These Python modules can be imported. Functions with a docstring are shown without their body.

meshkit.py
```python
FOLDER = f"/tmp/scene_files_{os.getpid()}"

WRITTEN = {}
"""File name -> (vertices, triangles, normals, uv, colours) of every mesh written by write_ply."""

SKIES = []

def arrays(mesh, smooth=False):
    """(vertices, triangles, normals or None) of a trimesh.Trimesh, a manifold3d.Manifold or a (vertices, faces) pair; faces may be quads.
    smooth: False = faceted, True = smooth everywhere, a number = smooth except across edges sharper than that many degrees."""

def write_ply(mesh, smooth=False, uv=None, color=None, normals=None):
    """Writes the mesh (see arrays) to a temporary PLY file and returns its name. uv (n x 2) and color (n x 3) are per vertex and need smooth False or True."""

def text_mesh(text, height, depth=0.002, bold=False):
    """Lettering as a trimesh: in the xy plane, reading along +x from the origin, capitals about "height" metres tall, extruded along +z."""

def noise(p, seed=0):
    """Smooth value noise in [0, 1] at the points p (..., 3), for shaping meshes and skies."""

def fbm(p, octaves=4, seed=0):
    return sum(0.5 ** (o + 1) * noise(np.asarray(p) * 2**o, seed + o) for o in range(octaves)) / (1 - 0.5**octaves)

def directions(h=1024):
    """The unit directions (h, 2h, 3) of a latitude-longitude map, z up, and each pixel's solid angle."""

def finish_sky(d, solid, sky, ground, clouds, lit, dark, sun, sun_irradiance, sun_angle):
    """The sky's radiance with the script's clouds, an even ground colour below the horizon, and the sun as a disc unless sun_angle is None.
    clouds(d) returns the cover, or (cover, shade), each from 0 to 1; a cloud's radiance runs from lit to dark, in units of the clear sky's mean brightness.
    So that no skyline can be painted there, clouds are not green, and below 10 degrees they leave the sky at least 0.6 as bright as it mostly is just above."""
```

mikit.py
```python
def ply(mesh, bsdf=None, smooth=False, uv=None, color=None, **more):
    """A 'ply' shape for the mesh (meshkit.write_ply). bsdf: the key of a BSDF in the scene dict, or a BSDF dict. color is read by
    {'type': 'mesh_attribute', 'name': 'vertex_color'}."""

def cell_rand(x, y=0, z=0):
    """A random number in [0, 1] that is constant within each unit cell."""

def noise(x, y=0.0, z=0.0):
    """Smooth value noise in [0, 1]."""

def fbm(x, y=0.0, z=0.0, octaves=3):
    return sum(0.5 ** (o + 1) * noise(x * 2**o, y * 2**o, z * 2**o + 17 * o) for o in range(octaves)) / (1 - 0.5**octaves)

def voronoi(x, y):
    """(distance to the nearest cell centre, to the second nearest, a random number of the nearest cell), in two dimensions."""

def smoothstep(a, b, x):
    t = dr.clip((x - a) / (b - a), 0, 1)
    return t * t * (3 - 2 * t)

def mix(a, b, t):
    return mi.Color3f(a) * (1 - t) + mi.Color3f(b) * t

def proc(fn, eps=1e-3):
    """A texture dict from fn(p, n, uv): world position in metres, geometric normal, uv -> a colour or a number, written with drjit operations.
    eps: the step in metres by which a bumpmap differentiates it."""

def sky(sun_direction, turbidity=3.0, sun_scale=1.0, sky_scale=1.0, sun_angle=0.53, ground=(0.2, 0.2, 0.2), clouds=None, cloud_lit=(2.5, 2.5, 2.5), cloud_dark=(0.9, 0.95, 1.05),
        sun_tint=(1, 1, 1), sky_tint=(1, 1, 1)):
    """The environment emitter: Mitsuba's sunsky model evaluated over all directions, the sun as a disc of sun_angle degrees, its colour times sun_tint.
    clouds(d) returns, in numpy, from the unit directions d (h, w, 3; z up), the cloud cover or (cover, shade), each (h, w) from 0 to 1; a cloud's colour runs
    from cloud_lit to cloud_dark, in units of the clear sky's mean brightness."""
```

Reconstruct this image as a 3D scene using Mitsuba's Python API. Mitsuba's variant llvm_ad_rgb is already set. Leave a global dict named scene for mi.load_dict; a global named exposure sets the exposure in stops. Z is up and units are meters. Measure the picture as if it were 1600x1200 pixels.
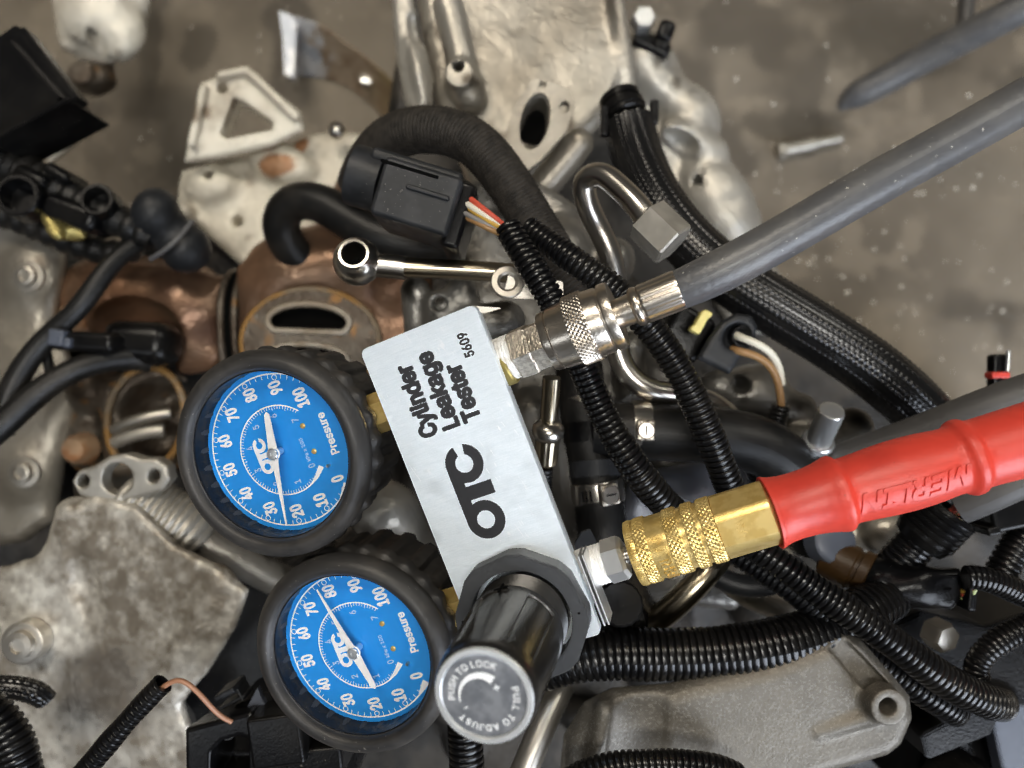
import math, random
import numpy as np, trimesh, drjit as dr, mitsuba as mi
import shapely
from shapely import affinity
from shapely.geometry import Polygon, Point, box, LineString
from scipy.interpolate import CubicSpline
import mikit, meshkit

scene, labels = {}, {}
random.seed(7)
RNG = np.random.default_rng(7)

# ------------------------------------------------------------------ camera, light, exposure
# Lengths below are in mm, measured from a plane through the tester (z = 0); the concrete floor lies
# 400 mm below it and the phone's lens hangs 260 mm above it, looking straight down.
D, F, ZF = 260.0, 1208.0, 400.0
T4 = mi.ScalarTransform4f
scene['camera'] = {'type': 'thinlens', 'fov': 2 * math.degrees(math.atan(800 / F)), 'fov_axis': 'x',
                   'aperture_radius': 0.0019, 'focus_distance': 0.255, 'near_clip': 0.01, 'far_clip': 50.0,
                   'to_world': T4().look_at([0, 0, (ZF + D) / 1000], [0, 0, 0], [0, 1, 0])}
exposure = 0.0


def lamp(key, pos, size, rgb, label, target=(0, 0, .4)):
    scene[key] = {'type': 'rectangle', 'to_world': T4().look_at(list(pos), list(target), [0.03, 1, .02]) @ T4().scale([size[0] / 2, size[1] / 2, 1]),
                  'emitter': {'type': 'area', 'radiance': {'type': 'rgb', 'value': list(rgb)}}}
    labels[key] = {'label': label, 'category': 'lamp'}


scene['room_light'] = {'type': 'constant', 'radiance': {'type': 'rgb', 'value': [.05, .048, .045]}}
lamp('shop_lamp', (1.5, -1.6, 1.7), (2.0, 1.3), (7.2, 7.8, 8.8), 'wide cool white panel for open door daylight low to the right behind the photographer')  # emitting panel stands in for daylight from an open door, out of view
lamp('shop_lamp_001', (-0.5, 1.5, 2.5), (1.2, 0.5), (15.5, 14.0, 11.8), 'warm white ceiling lamp over the left of the engine')
lamp('shop_lamp_002', (1.3, 1.5, 2.4), (1.2, 0.35), (10.0, 9.5, 8.4), 'warm white ceiling lamp over the far right of the floor')

lamp('shop_lamp_003', (0.12, -0.10, 2.6), (0.9, 0.3), (23.0, 22.3, 20.8), 'white lamp added straight above the tester to brighten metal facing up', target=(0.05, 0, .4))  # unseen lamp, added to brighten the metal faces that look up

lamp('shop_lamp_004', (-1.15, -0.95, 2.6), (1.0, 0.3), (3.6, 3.8, 4.0), 'dim white lamp added over the near left corner to brighten the tester block')  # unseen lamp, added so that the brushed block face catches its reflection

# ------------------------------------------------------------------ helpers


def P(px, py, z):
    """The point of height z (mm) seen at a pixel of the 1600 x 1200 photograph."""
    k = (D - z) / F
    return np.array([(px - 800) * k, (600 - py) * k, z])


def PT(px, py, z, deep):
    """The point deep mm straight below the one of height z seen at px, py."""
    return P(px, py, z) - np.array([0, 0, deep])


def mm(w, z):
    return w * (D - z) / F


def unit(v):
    v = np.asarray(v, float)
    return v / np.linalg.norm(v)


def frame(axis, hint=(0, 0, 1)):
    a = unit(axis)
    h = np.asarray(hint, float)
    if abs(a @ unit(h)) > .98:
        h = np.array([0, 1.0, 0])
    y = unit(h - a * (a @ h))
    return a, np.cross(y, a), y


def TM(v, f):
    f = np.asarray(f, int)
    if f.shape[1] == 4:
        f = np.vstack([f[:, [0, 1, 2]], f[:, [0, 2, 3]]])
    return trimesh.Trimesh(np.asarray(v, float), f, process=False)


def join(*ms):
    ms = [m for m in ms if m is not None]
    return ms[0] if len(ms) == 1 else trimesh.util.concatenate(ms)


def obj(key, mesh, bsdf, smooth=35, parent=None, label=None, cat=None, group=None, kind=None, uv=None):
    key = key if parent is None else parent + '__' + key
    base, n = key, 0
    while key in scene:
        n += 1
        key = f'{base}_{n:03d}'
    v = np.array(mesh.vertices) * 1e-3
    v[:, 2] += ZF * 1e-3
    m = trimesh.Trimesh(v, mesh.faces, process=False)
    if uv is not None:
        smooth = True
    scene[key] = mikit.ply(m, bsdf, smooth=smooth, uv=uv)
    d = {}
    if label: d['label'] = label
    if cat: d['category'] = cat
    if group: d['group'] = group
    if kind: d['kind'] = kind
    if d: labels[key] = d
    return key


def thing(key, label, cat, group=None):
    base, n = key, 0
    while key in labels:
        n += 1
        key = f'{base}_{n:03d}'
    labels[key] = {'label': label, 'category': cat}
    if group: labels[key]['group'] = group
    return key


def spline(pts, step):
    p = np.asarray(pts, float)
    c = np.concatenate([[0], np.cumsum(np.linalg.norm(np.diff(p[:, :3], axis=0), axis=1))])
    cs = CubicSpline(c, p)
    q = cs(np.linspace(0, c[-1], 400))
    s = np.concatenate([[0], np.cumsum(np.linalg.norm(np.diff(q[:, :3], axis=0), axis=1))])
    n = max(3, int(s[-1] / step) + 1)
    u = np.interp(np.linspace(0, s[-1], n), s, np.linspace(0, c[-1], 400))
    return cs(u), np.linspace(0, s[-1], n)


def tube(pts, r=None, seg=20, step=2.0, prof=None, caps=True, hollow=0, lobes=None, disp=None):
    """Sweep along a spline through pts (x, y, z[, r]); prof(s) is added to the radius. Returns (mesh, uv)."""
    pts = np.asarray(pts, float)
    if pts.shape[1] == 3:
        pts = np.hstack([pts, np.full((len(pts), 1), r)])
    if len(pts) == 2:
        pts = np.vstack([pts[0], (pts[0] + pts[1]) / 2, pts[1]])
    q, s = spline(pts, step)
    c, rad = q[:, :3], q[:, 3].copy()
    if prof is not None:
        rad = rad + prof(s)
    t = np.gradient(c, axis=0)
    t /= np.linalg.norm(t, axis=1, keepdims=True)
    a = frame(t[0])[2]
    A = []
    for k in range(len(c)):
        a = a - t[k] * (a @ t[k])
        a /= np.linalg.norm(a)
        A.append(a)
    A = np.array(A)
    B = np.cross(t, A)
    th = np.linspace(0, 2 * np.pi, seg + 1)
    R = rad[:, None] * np.ones(seg + 1)
    if lobes is not None:
        R = R + lobes(th)[None, :]
    if disp is not None:
        R = R + disp(th[None, :], s[:, None])
    v = c[:, None] + R[..., None] * (np.cos(th)[None, :, None] * A[:, None] + np.sin(th)[None, :, None] * B[:, None])
    uv = np.stack(np.broadcast_arrays(th[None, :] / (2 * np.pi), s[:, None]), -1).reshape(-1, 2)
    n, m = len(c), seg + 1
    i, j = np.meshgrid(np.arange(n - 1), np.arange(seg), indexing='ij')
    f = np.stack([i * m + j, i * m + j + 1, (i + 1) * m + j + 1, (i + 1) * m + j], -1).reshape(-1, 4)
    f = np.vstack([f[:, [0, 1, 2]], f[:, [0, 2, 3]]])
    v = v.reshape(-1, 3)
    if caps:
        for e, k in ((0, 0), (1, n - 1)):
            ring = v[k * m:(k + 1) * m]
            b = len(v)
            inn = c[k] + (ring - c[k]) * (hollow if hollow else 0)
            if hollow:
                deep = inn + (t[k] if e == 0 else -t[k]) * rad[k] * 2
                v = np.vstack([v, ring, inn, inn, deep])
                uv = np.vstack([uv, uv[k * m:(k + 1) * m]] + [uv[k * m:(k + 1) * m]] * 3)
                for o1, o2 in ((0, m), (2 * m, 3 * m)):
                    jj = np.arange(seg)
                    qd = np.stack([b + o1 + jj, b + o1 + jj + 1, b + o2 + jj + 1, b + o2 + jj], -1)
                    if e == 0: qd = qd[:, ::-1]
                    f = np.vstack([f, qd[:, [0, 1, 2]], qd[:, [0, 2, 3]]])
                ring, b = deep, len(v)
                cc = c[k] + (t[k] if e == 0 else -t[k]) * rad[k] * 2
            else:
                cc = c[k]
            v = np.vstack([v, ring, cc])
            uv = np.vstack([uv, uv[k * m:(k + 1) * m], [[0.5, s[k]]]])
            jj = np.arange(seg)
            tr = np.stack([b + jj, b + jj + 1, np.full(seg, b + m)], -1)
            if e == 0: tr = tr[:, ::-1]
            f = np.vstack([f, tr])
    return TM(v, f[:, ::-1] if False else f), uv


def corr(pitch, depth, duty=.62):
    def prof(s):
        x = np.abs((s / pitch) % 1 - .5) * 2          # 0 at the rib's middle
        return -depth * np.clip((x - duty) / (1 - duty) * 1.6, 0, 1) - .12 * depth * (x / duty).clip(0, 1) ** 2
    return prof


def pxpath(pts):
    """(px, py, z, width px) -> (x, y, z, r)."""
    return np.array([[*P(a, b, z), mm(w, z) / 2] for a, b, z, w in pts])


def lathe(A, axis, prof, seg=64, hint=(0, 0, 1), phase=0.0, lobes=None, close=True):
    """Turns prof, a list of (t, r), about the line from A along axis."""
    a, x, y = frame(axis, hint)
    th = np.linspace(0, 2 * np.pi, seg, endpoint=False) + phase
    v = []
    for t, r in prof:
        rr = r * np.ones(seg)
        if lobes is not None: rr = rr * lobes(th, t)
        v.append(A + a * t + rr[:, None] * (np.cos(th)[:, None] * x + np.sin(th)[:, None] * y))
    v = np.vstack(v)
    n = len(prof)
    i, j = np.meshgrid(np.arange(n - 1), np.arange(seg), indexing='ij')
    k = (j + 1) % seg
    f = np.stack([i * seg + j, i * seg + k, (i + 1) * seg + k, (i + 1) * seg + j], -1).reshape(-1, 4)
    f = np.vstack([f[:, [0, 1, 2]], f[:, [0, 2, 3]]])
    if close:
        for e, row in ((0, 0), (1, n - 1)):
            if prof[row][1] > 1e-6:
                b = len(v)
                v = np.vstack([v, A + a * prof[row][0]])
                jj = np.arange(seg)
                tr = np.stack([row * seg + jj, row * seg + (jj + 1) % seg, np.full(seg, b)], -1)
                f = np.vstack([f, tr[:, ::-1] if e == 0 else tr])
    m = TM(v, f)
    m.fix_normals() if False else None
    return m


def knurl(A, axis, t0, t1, r, amp, n, pitch, hint=(0, 0, 1), sub=6, straight=False):
    a, x, y = frame(axis, hint)
    seg = n * sub
    rows = max(3, int((t1 - t0) / (pitch / sub)) + 1)
    th = np.linspace(0, 2 * np.pi, seg, endpoint=False)
    t = np.linspace(t0, t1, rows)
    tri = lambda q: 1 - np.abs(2 * (q % 1) - 1)
    TT, HH = np.meshgrid(t, th, indexing='ij')
    c = HH * n / (2 * np.pi)
    h = tri(c) if straight else np.minimum(tri(c + (TT - t0) / pitch), tri(c - (TT - t0) / pitch))
    h = np.minimum(h, .75) / .75
    edge = np.clip(np.minimum(TT - t0, t1 - TT) / (.35), 0, 1)
    R = r - amp + amp * h * edge
    v = A + a * TT[..., None] + R[..., None] * (np.cos(HH)[..., None] * x + np.sin(HH)[..., None] * y)
    v = np.concatenate([np.broadcast_to(A + a * t0, (1, seg, 3)), v, np.broadcast_to(A + a * t1, (1, seg, 3))])
    n_ = rows + 2
    i, j = np.meshgrid(np.arange(n_ - 1), np.arange(seg), indexing='ij')
    k = (j + 1) % seg
    f = np.stack([i * seg + j, i * seg + k, (i + 1) * seg + k, (i + 1) * seg + j], -1).reshape(-1, 4)
    return TM(v.reshape(-1, 3), f)


import manifold3d as m3


def from_man(m):
    q = m.to_mesh()
    return trimesh.Trimesh(np.array(q.vert_properties[:, :3], float), np.array(q.tri_verts), process=False)


def rbox(c, size, axes=None, r=1.0, seg=12):
    """A box with rounded edges: hull of eight small spheres."""
    s = np.asarray(size, float) / 2 - r
    b = m3.Manifold.sphere(r, seg)
    m = m3.Manifold.batch_hull([b.translate([float(i * s[0]), float(j * s[1]), float(k * s[2])]) for i in (-1, 1) for j in (-1, 1) for k in (-1, 1)])
    t = from_man(m)
    v = np.array(t.vertices)
    if axes is not None:
        v = v @ np.array(axes)
    t.vertices = v + np.asarray(c, float)
    return t


def pbox(px, py, w, h, z0, z1, rot=0.0, r=1.0):
    """Upright rounded box whose top (height z1) is seen at the pixel px, py with w x h pixels, turned rot degrees clockwise in the photo."""
    a = math.radians(-rot)
    ax = np.array([[math.cos(a), math.sin(a), 0], [-math.sin(a), math.cos(a), 0], [0, 0, 1]])
    c = P(px, py, z1)
    c[2] = (z0 + z1) / 2
    return rbox(c, [mm(w, z1), mm(h, z1), z1 - z0], ax, r)


def prism(poly, base, X, Y, N, h, bevel=0.0):
    """Extrudes a shapely polygon (mm, in the plane X, Y through base) by h along N, its top edge bevelled in two steps."""
    ms = []
    for g in getattr(poly, 'geoms', [poly]):
        if g.is_empty or g.area < 1e-4: continue
        if bevel <= 0:
            ms.append(trimesh.creation.extrude_polygon(g, h, engine='earcut'))
        else:
            def cs(p): return m3.CrossSection([np.array(p.exterior.coords)[:-1]] + [np.array(i.coords)[:-1] for i in p.interiors], m3.FillRule.EvenOdd)
            m = m3.Manifold()
            steps = 4
            prev = 0.0
            for k in range(steps + 1):
                a = k / steps * math.pi / 2
                q = g.buffer(-bevel * (1 - math.cos(a)))
                top = h - bevel + bevel * math.sin(a)
                for gg in getattr(q, 'geoms', [q]):
                    if not gg.is_empty: m = m + m3.Manifold.extrude(cs(gg), top)
            ms.append(from_man(m))
    m = join(*ms)
    v = np.array(m.vertices)
    m.vertices = np.asarray(base) + v[:, :1] * X + v[:, 1:2] * Y + v[:, 2:] * N
    return m


def ppoly(pts, z):
    return Polygon([P(a, b, z)[:2] for a, b in pts])


EX, EY, EZ = np.eye(3)


def plate(pts, z0, z1, bevel=.8, rnd=2.0, holes=()):
    """Upright plate, outline given in pixels at height z1, rounded corners; holes (px, py, rx, ry, rot)."""
    p = ppoly(pts, z1)
    if rnd: p = p.buffer(-rnd).buffer(2 * rnd).buffer(-rnd)
    for a, b, rx, ry, rot in holes:
        c = P(a, b, z1)
        p = p.difference(affinity.rotate(affinity.scale(Point(c[0], c[1]).buffer(1, 24), mm(rx, z1), mm(ry, z1)), -rot))
    return prism(p, [0, 0, z0], EX, EY, EZ, z1 - z0, bevel)


# ---- signed distance castings


def surface_nets(val, lo, h):
    n = val.shape
    ins = val < 0
    c = np.zeros(tuple(k - 1 for k in n), np.int8)
    for a, b, d in np.ndindex(2, 2, 2):
        c += ins[a:n[0] - 1 + a, b:n[1] - 1 + b, d:n[2] - 1 + d]
    cells = np.argwhere((c > 0) & (c < 8))
    idx = -np.ones(c.shape, np.int64)
    idx[tuple(cells.T)] = np.arange(len(cells))
    acc, cnt = np.zeros((len(cells), 3)), np.zeros((len(cells), 1))
    cor = [np.array(k) for k in np.ndindex(2, 2, 2)]
    for p in cor:
        for ax in range(3):
            if p[ax] == 0:
                q = p.copy(); q[ax] = 1
                va, vb = val[tuple((cells + p).T)], val[tuple((cells + q).T)]
                x = (va < 0) != (vb < 0)
                t = np.where(x, va / np.where(x, va - vb, 1), 0)
                e = p[None, :].astype(float).repeat(len(cells), 0)
                e[:, ax] = t
                acc += np.where(x[:, None], e, 0); cnt += x[:, None]
    v = lo + h * (cells + acc / cnt)
    faces = []
    for ax in range(3):
        o1, o2 = [(1, 2), (2, 0), (0, 1)][ax]
        sl = [slice(1, k - 1) for k in n]
        a = ins[tuple(slice(1, n[k] - 1) if k != ax else slice(0, n[k] - 1) for k in range(3))]
        b = ins[tuple(slice(1, n[k] - 1) if k != ax else slice(1, n[k]) for k in range(3))]
        e = np.argwhere(a != b)
        sgn = a[tuple(e.T)]
        base = e + 1
        base[:, ax] -= 1
        quad = []
        for d1, d2 in ((1, 1), (0, 1), (0, 0), (1, 0)):
            p = base.copy()
            p[:, o1] -= d1; p[:, o2] -= d2
            quad.append(idx[tuple(p.T)])
        q = np.stack(quad, -1)
        q = np.where(sgn[:, None], q, q[:, ::-1])
        faces.append(q)
    f = np.vstack(faces)
    f = f[(f >= 0).all(1)]
    return TM(v, f)


def sd_poly(p, poly):
    a = np.array(poly.exterior.coords)[:-1]
    b = np.roll(a, -1, 0)
    d = np.full(len(p), 1e18)
    s = np.ones(len(p))
    for (ax, ay), (bx, by) in zip(a, b):
        ex, ey = bx - ax, by - ay
        wx, wy = p[:, 0] - ax, p[:, 1] - ay
        t = np.clip((wx * ex + wy * ey) / (ex * ex + ey * ey), 0, 1)
        d = np.minimum(d, (wx - ex * t) ** 2 + (wy - ey * t) ** 2)
        c1, c2, c3 = p[:, 1] >= ay, p[:, 1] < by, ex * wy > ey * wx
        s = np.where((c1 & c2 & c3) | (~c1 & ~c2 & ~c3), -s, s)
    return s * np.sqrt(d)


def smin(a, b, k):
    h = np.clip(.5 + .5 * (b - a) / k, 0, 1)
    return b * (1 - h) + a * h - k * h * (1 - h)


def e_ext(pts, z0, z1, r=3.0, px=True, tilt=(0, 0), draft=.55):
    """Extruded outline (pixels at z1). tilt: slope of the top in x and y about the outline's centre."""
    poly = ppoly(pts, z1) if px else Polygon(pts)
    cx, cy = poly.centroid.coords[0]

    def f(p):
        d = sd_poly(p, poly) + r
        top = z1 + tilt[0] * (p[:, 0] - cx) + tilt[1] * (p[:, 1] - cy)
        d = d + draft * np.maximum(top - r - p[:, 2], 0)
        w = np.maximum(p[:, 2] - top, z0 - p[:, 2]) + r
        return np.minimum(np.maximum(d, w), 0) + np.hypot(np.maximum(d, 0), np.maximum(w, 0)) - r
    f.box = (*poly.bounds[:2], z0, *poly.bounds[2:], z1 + 12 * (tilt != (0, 0)))
    return f


def e_cap(a, b, ra, rb=None):
    a, b = np.asarray(a, float), np.asarray(b, float)
    rb = ra if rb is None else rb

    def f(p):
        t = np.clip(((p - a) @ (b - a)) / ((b - a) @ (b - a) + 1e-9), 0, 1)
        return np.linalg.norm(p - a - t[:, None] * (b - a), axis=1) - (ra + (rb - ra) * t)
    m = max(ra, rb)
    f.box = (*(np.minimum(a, b) - m), *(np.maximum(a, b) + m))
    return f


def e_ell(c, r, rot=0.0):
    c, r = np.asarray(c, float), np.asarray(r, float)
    ca, sa = math.cos(math.radians(rot)), math.sin(math.radians(rot))

    def f(p):
        q = p - c
        q = np.stack([q[:, 0] * ca + q[:, 1] * sa, -q[:, 0] * sa + q[:, 1] * ca, q[:, 2]], 1)
        k = np.linalg.norm(q / r, axis=1)
        return (k - 1) * r.min()
    m = r.max()
    f.box = (c[0] - m, c[1] - m, c[2] - r[2], c[0] + m, c[1] + m, c[2] + r[2])
    return f


def e_cyl(a, axis, length, r):
    a, u = np.asarray(a, float), unit(axis)

    def f(p):
        t = (p - a) @ u
        d = np.linalg.norm(p - a - t[:, None] * u, axis=1) - r
        return np.maximum(d, np.abs(t - length / 2) - length / 2)
    b = a + u * length
    f.box = (*(np.minimum(a, b) - r), *(np.maximum(a, b) + r))
    return f


def casting(adds, cuts=(), k=4.0, kc=1.5, h=1.2, noise=(), seed=0):
    """Smooth union of adds, minus cuts; noise: (amplitude mm, wavelength mm) pairs."""
    bs = np.array([a.box for a in adds])
    lo, hi = bs[:, :3].min(0) - 3 * h - k, bs[:, 3:].max(0) + 3 * h + k
    K = 4
    nc = np.ceil((hi - lo) / h / K).astype(int) + 1
    n = nc * K

    def dist(p):
        d = adds[0](p)
        for a in adds[1:]:
            d = smin(d, a(p), k)
        for c in cuts:
            d = -smin(-d, c(p), kc)
        return d
    ci = np.argwhere(np.ones(nc, bool))
    dc = dist(lo + h * (ci * K + (K - 1) / 2))
    d = np.repeat(np.repeat(np.repeat(np.clip(dc, -8, 8).reshape(nc), K, 0), K, 1), K, 2)
    amp = sum(q[0] for q in noise)
    fine = ci[np.abs(dc) < K * h * 1.1 + amp + k * .3]
    off = np.argwhere(np.ones((K, K, K), bool))
    fi = (fine[:, None] * K + off[None]).reshape(-1, 3)
    p = lo + h * fi
    df = dist(p)
    for amp, lam in noise:
        df = df + amp * (meshkit.fbm(p / lam + 31.7 * seed, 3, seed) - .5) * 2
    d[tuple(fi.T)] = np.clip(df, -8, 8)
    d[[0, -1]] = d[:, [0, -1]] = 8
    d[:, :, [0, -1]] = 8
    return surface_nets(d, lo, h)


# ---- lettering


def text_flat(text, height, length=None, bold=True, depth=.06, fat=0.0):
    m = meshkit.text_mesh(text, height, depth, bold)
    v = np.array(m.vertices)
    v[:, 0] -= v[:, 0].min()
    if length: v[:, 0] *= (length - 2 * fat) / v[:, 0].max()
    m.vertices = v
    if fat:                                  # a heavier cut of the same letters
        q = m.triangles[m.face_normals[:, 2] > .9]
        g = shapely.union_all([Polygon(t[:, :2]).buffer(1e-4) for t in q]).buffer(fat, 4).simplify(.01)
        m = join(*[trimesh.creation.extrude_polygon(k, depth, engine='earcut') for k in getattr(g, 'geoms', [g])])
        m.apply_translation([fat, 0, 0])
    return m


def lay(m, O, X, Y, N):
    v = np.array(m.vertices)
    m = m.copy()
    m.vertices = np.asarray(O) + v[:, :1] * X + v[:, 1:2] * Y + v[:, 2:] * N
    return m


def text_arc(text, height, r, mid, arc, depth=.05):
    """Letters round a circle in the XY plane, tops outward (clockwise), centred on the angle mid (degrees)."""
    adv, ms = [], []
    for ch in text:
        if ch == ' ':
            adv.append(height * .45); ms.append(None); continue
        m = text_flat(ch, height, None, True, depth)
        w = m.vertices[:, 0].max()
        adv.append(w + height * .16); ms.append((m, w))
    tot = math.radians(arc) * r
    gap = (tot - sum(adv)) / len(adv)
    adv = [q + gap for q in adv]
    a = math.radians(mid) + tot / 2 / r
    out = []
    for ad, it in zip(adv, ms):
        if it is not None:
            m, w = it
            c = a - ad / 2 / r
            v = np.array(m.vertices)
            v[:, 0] -= w / 2
            e, t = np.array([math.cos(c), math.sin(c)]), np.array([math.sin(c), -math.cos(c)])
            xy = (r + v[:, 1:2]) * e + v[:, :1] * t
            m = m.copy()
            m.vertices = np.hstack([xy, v[:, 2:]])
            out.append(m)
        a -= ad / r
    return join(*out)


def text_wrap(text, height, length, A, axis, x, y, t0, ang, rfun, depth, flip=1):
    """Lettering bent round the line from A along axis, centred on the angle ang (radians, from x towards y)."""
    m = text_flat(text, height, length, True, 1.0)
    m = m.subdivide_to_size(.9, 12)
    v = np.array(m.vertices)
    t = t0 + flip * v[:, 0]
    r = rfun(t)
    th = ang + flip * (v[:, 1] - height / 2) / r
    R = r - .25 + (depth + .25) * v[:, 2]
    m.vertices = A + axis * t[:, None] + R[:, None] * (np.cos(th)[:, None] * x + np.sin(th)[:, None] * y)
    return m


# ------------------------------------------------------------------ materials
nz, fb, ss, mix = mikit.noise, mikit.fbm, mikit.smoothstep, mikit.mix
rgb = lambda *c: {'type': 'rgb', 'value': list(c)}


def mat(name, color, rough, metal=0.0, bump=None, scale=1.0, **kw):
    b = {'type': 'principled', 'base_color': rgb(*color) if isinstance(color, tuple) else color,
         'roughness': rough, 'metallic': metal, **kw}
    if bump is not None:
        b = {'type': 'bumpmap', 'arbitrary': bump, 'scale': scale, 'bsdf': b}
    scene[name] = {'type': 'twosided', 'bsdf': b}
    return name


def grain(lam, o=2):
    return lambda p, n, uv: fb(p.x * (1000 / lam), p.y * (1000 / lam), p.z * (1000 / lam), o)


def two(c1, c2, lam, lo=.35, hi=.65, c3=None, lam3=1.0, lo3=.6, hi3=.75):
    def f(p, n, uv):
        t = ss(lo, hi, fb(p.x * (1000 / lam), p.y * (1000 / lam), p.z * (1000 / lam), 4))
        c = mix(c1, c2, t)
        if c3 is not None:
            c = mix(c, c3, ss(lo3, hi3, fb(p.x * (1000 / lam3) + 9.3, p.y * (1000 / lam3), p.z * (1000 / lam3), 3)))
        return c
    return f


def floor_col(p, n, uv):
    a = fb(p.x * 9, p.y * 9, 0, 4)
    b = fb(p.x * 38 + 5, p.y * 38, 3, 3)
    c = mix((.104, .085, .061), (.185, .156, .117), ss(.3, .7, a))
    c = mix(c, (.24, .20, .148), .5 * ss(.52, .78, b))
    d = fb(p.x * 16 + 40, p.y * 16 + 3, 0, 3)
    c = mix(c, (.060, .049, .035), .8 * ss(.60, .74, d))
    w = (fb(p.x * 40, p.y * 40, 6, 3) - .5) * 1.2
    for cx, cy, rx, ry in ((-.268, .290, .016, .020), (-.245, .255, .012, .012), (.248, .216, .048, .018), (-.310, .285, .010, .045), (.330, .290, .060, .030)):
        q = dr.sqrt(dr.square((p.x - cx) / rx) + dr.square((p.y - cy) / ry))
        c = mix(c, (.050, .040, .026), .75 * ss(1.25, .6, q + w))           # oil spots, plus painted shadows beside the bolt and the beige casting
    return c


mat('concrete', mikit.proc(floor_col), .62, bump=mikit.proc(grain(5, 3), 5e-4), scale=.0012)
bump_cast = mikit.proc(grain(1.6, 2), 1.5e-4)


def crust_col(p, n, uv):
    x, y, z = p.x * 1000, p.y * 1000, p.z * 1000
    a = fb(x / 22, y / 22, z / 22, 4)
    b = fb(x / 4.5 + 7, y / 4.5, z / 4.5, 3)
    c = mix((.20, .172, .135), (.52, .49, .43), ss(.34, .64, .55 * a + .45 * b))
    c = mix(c, (.72, .69, .61), ss(.57, .74, .45 * a + .55 * b))
    d = fb(x / 45 + 3, y / 45, 1, 3) * .75 + .25 * b
    return mix(c, (.075, .060, .046), .8 * ss(.54, .70, d))


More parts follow.
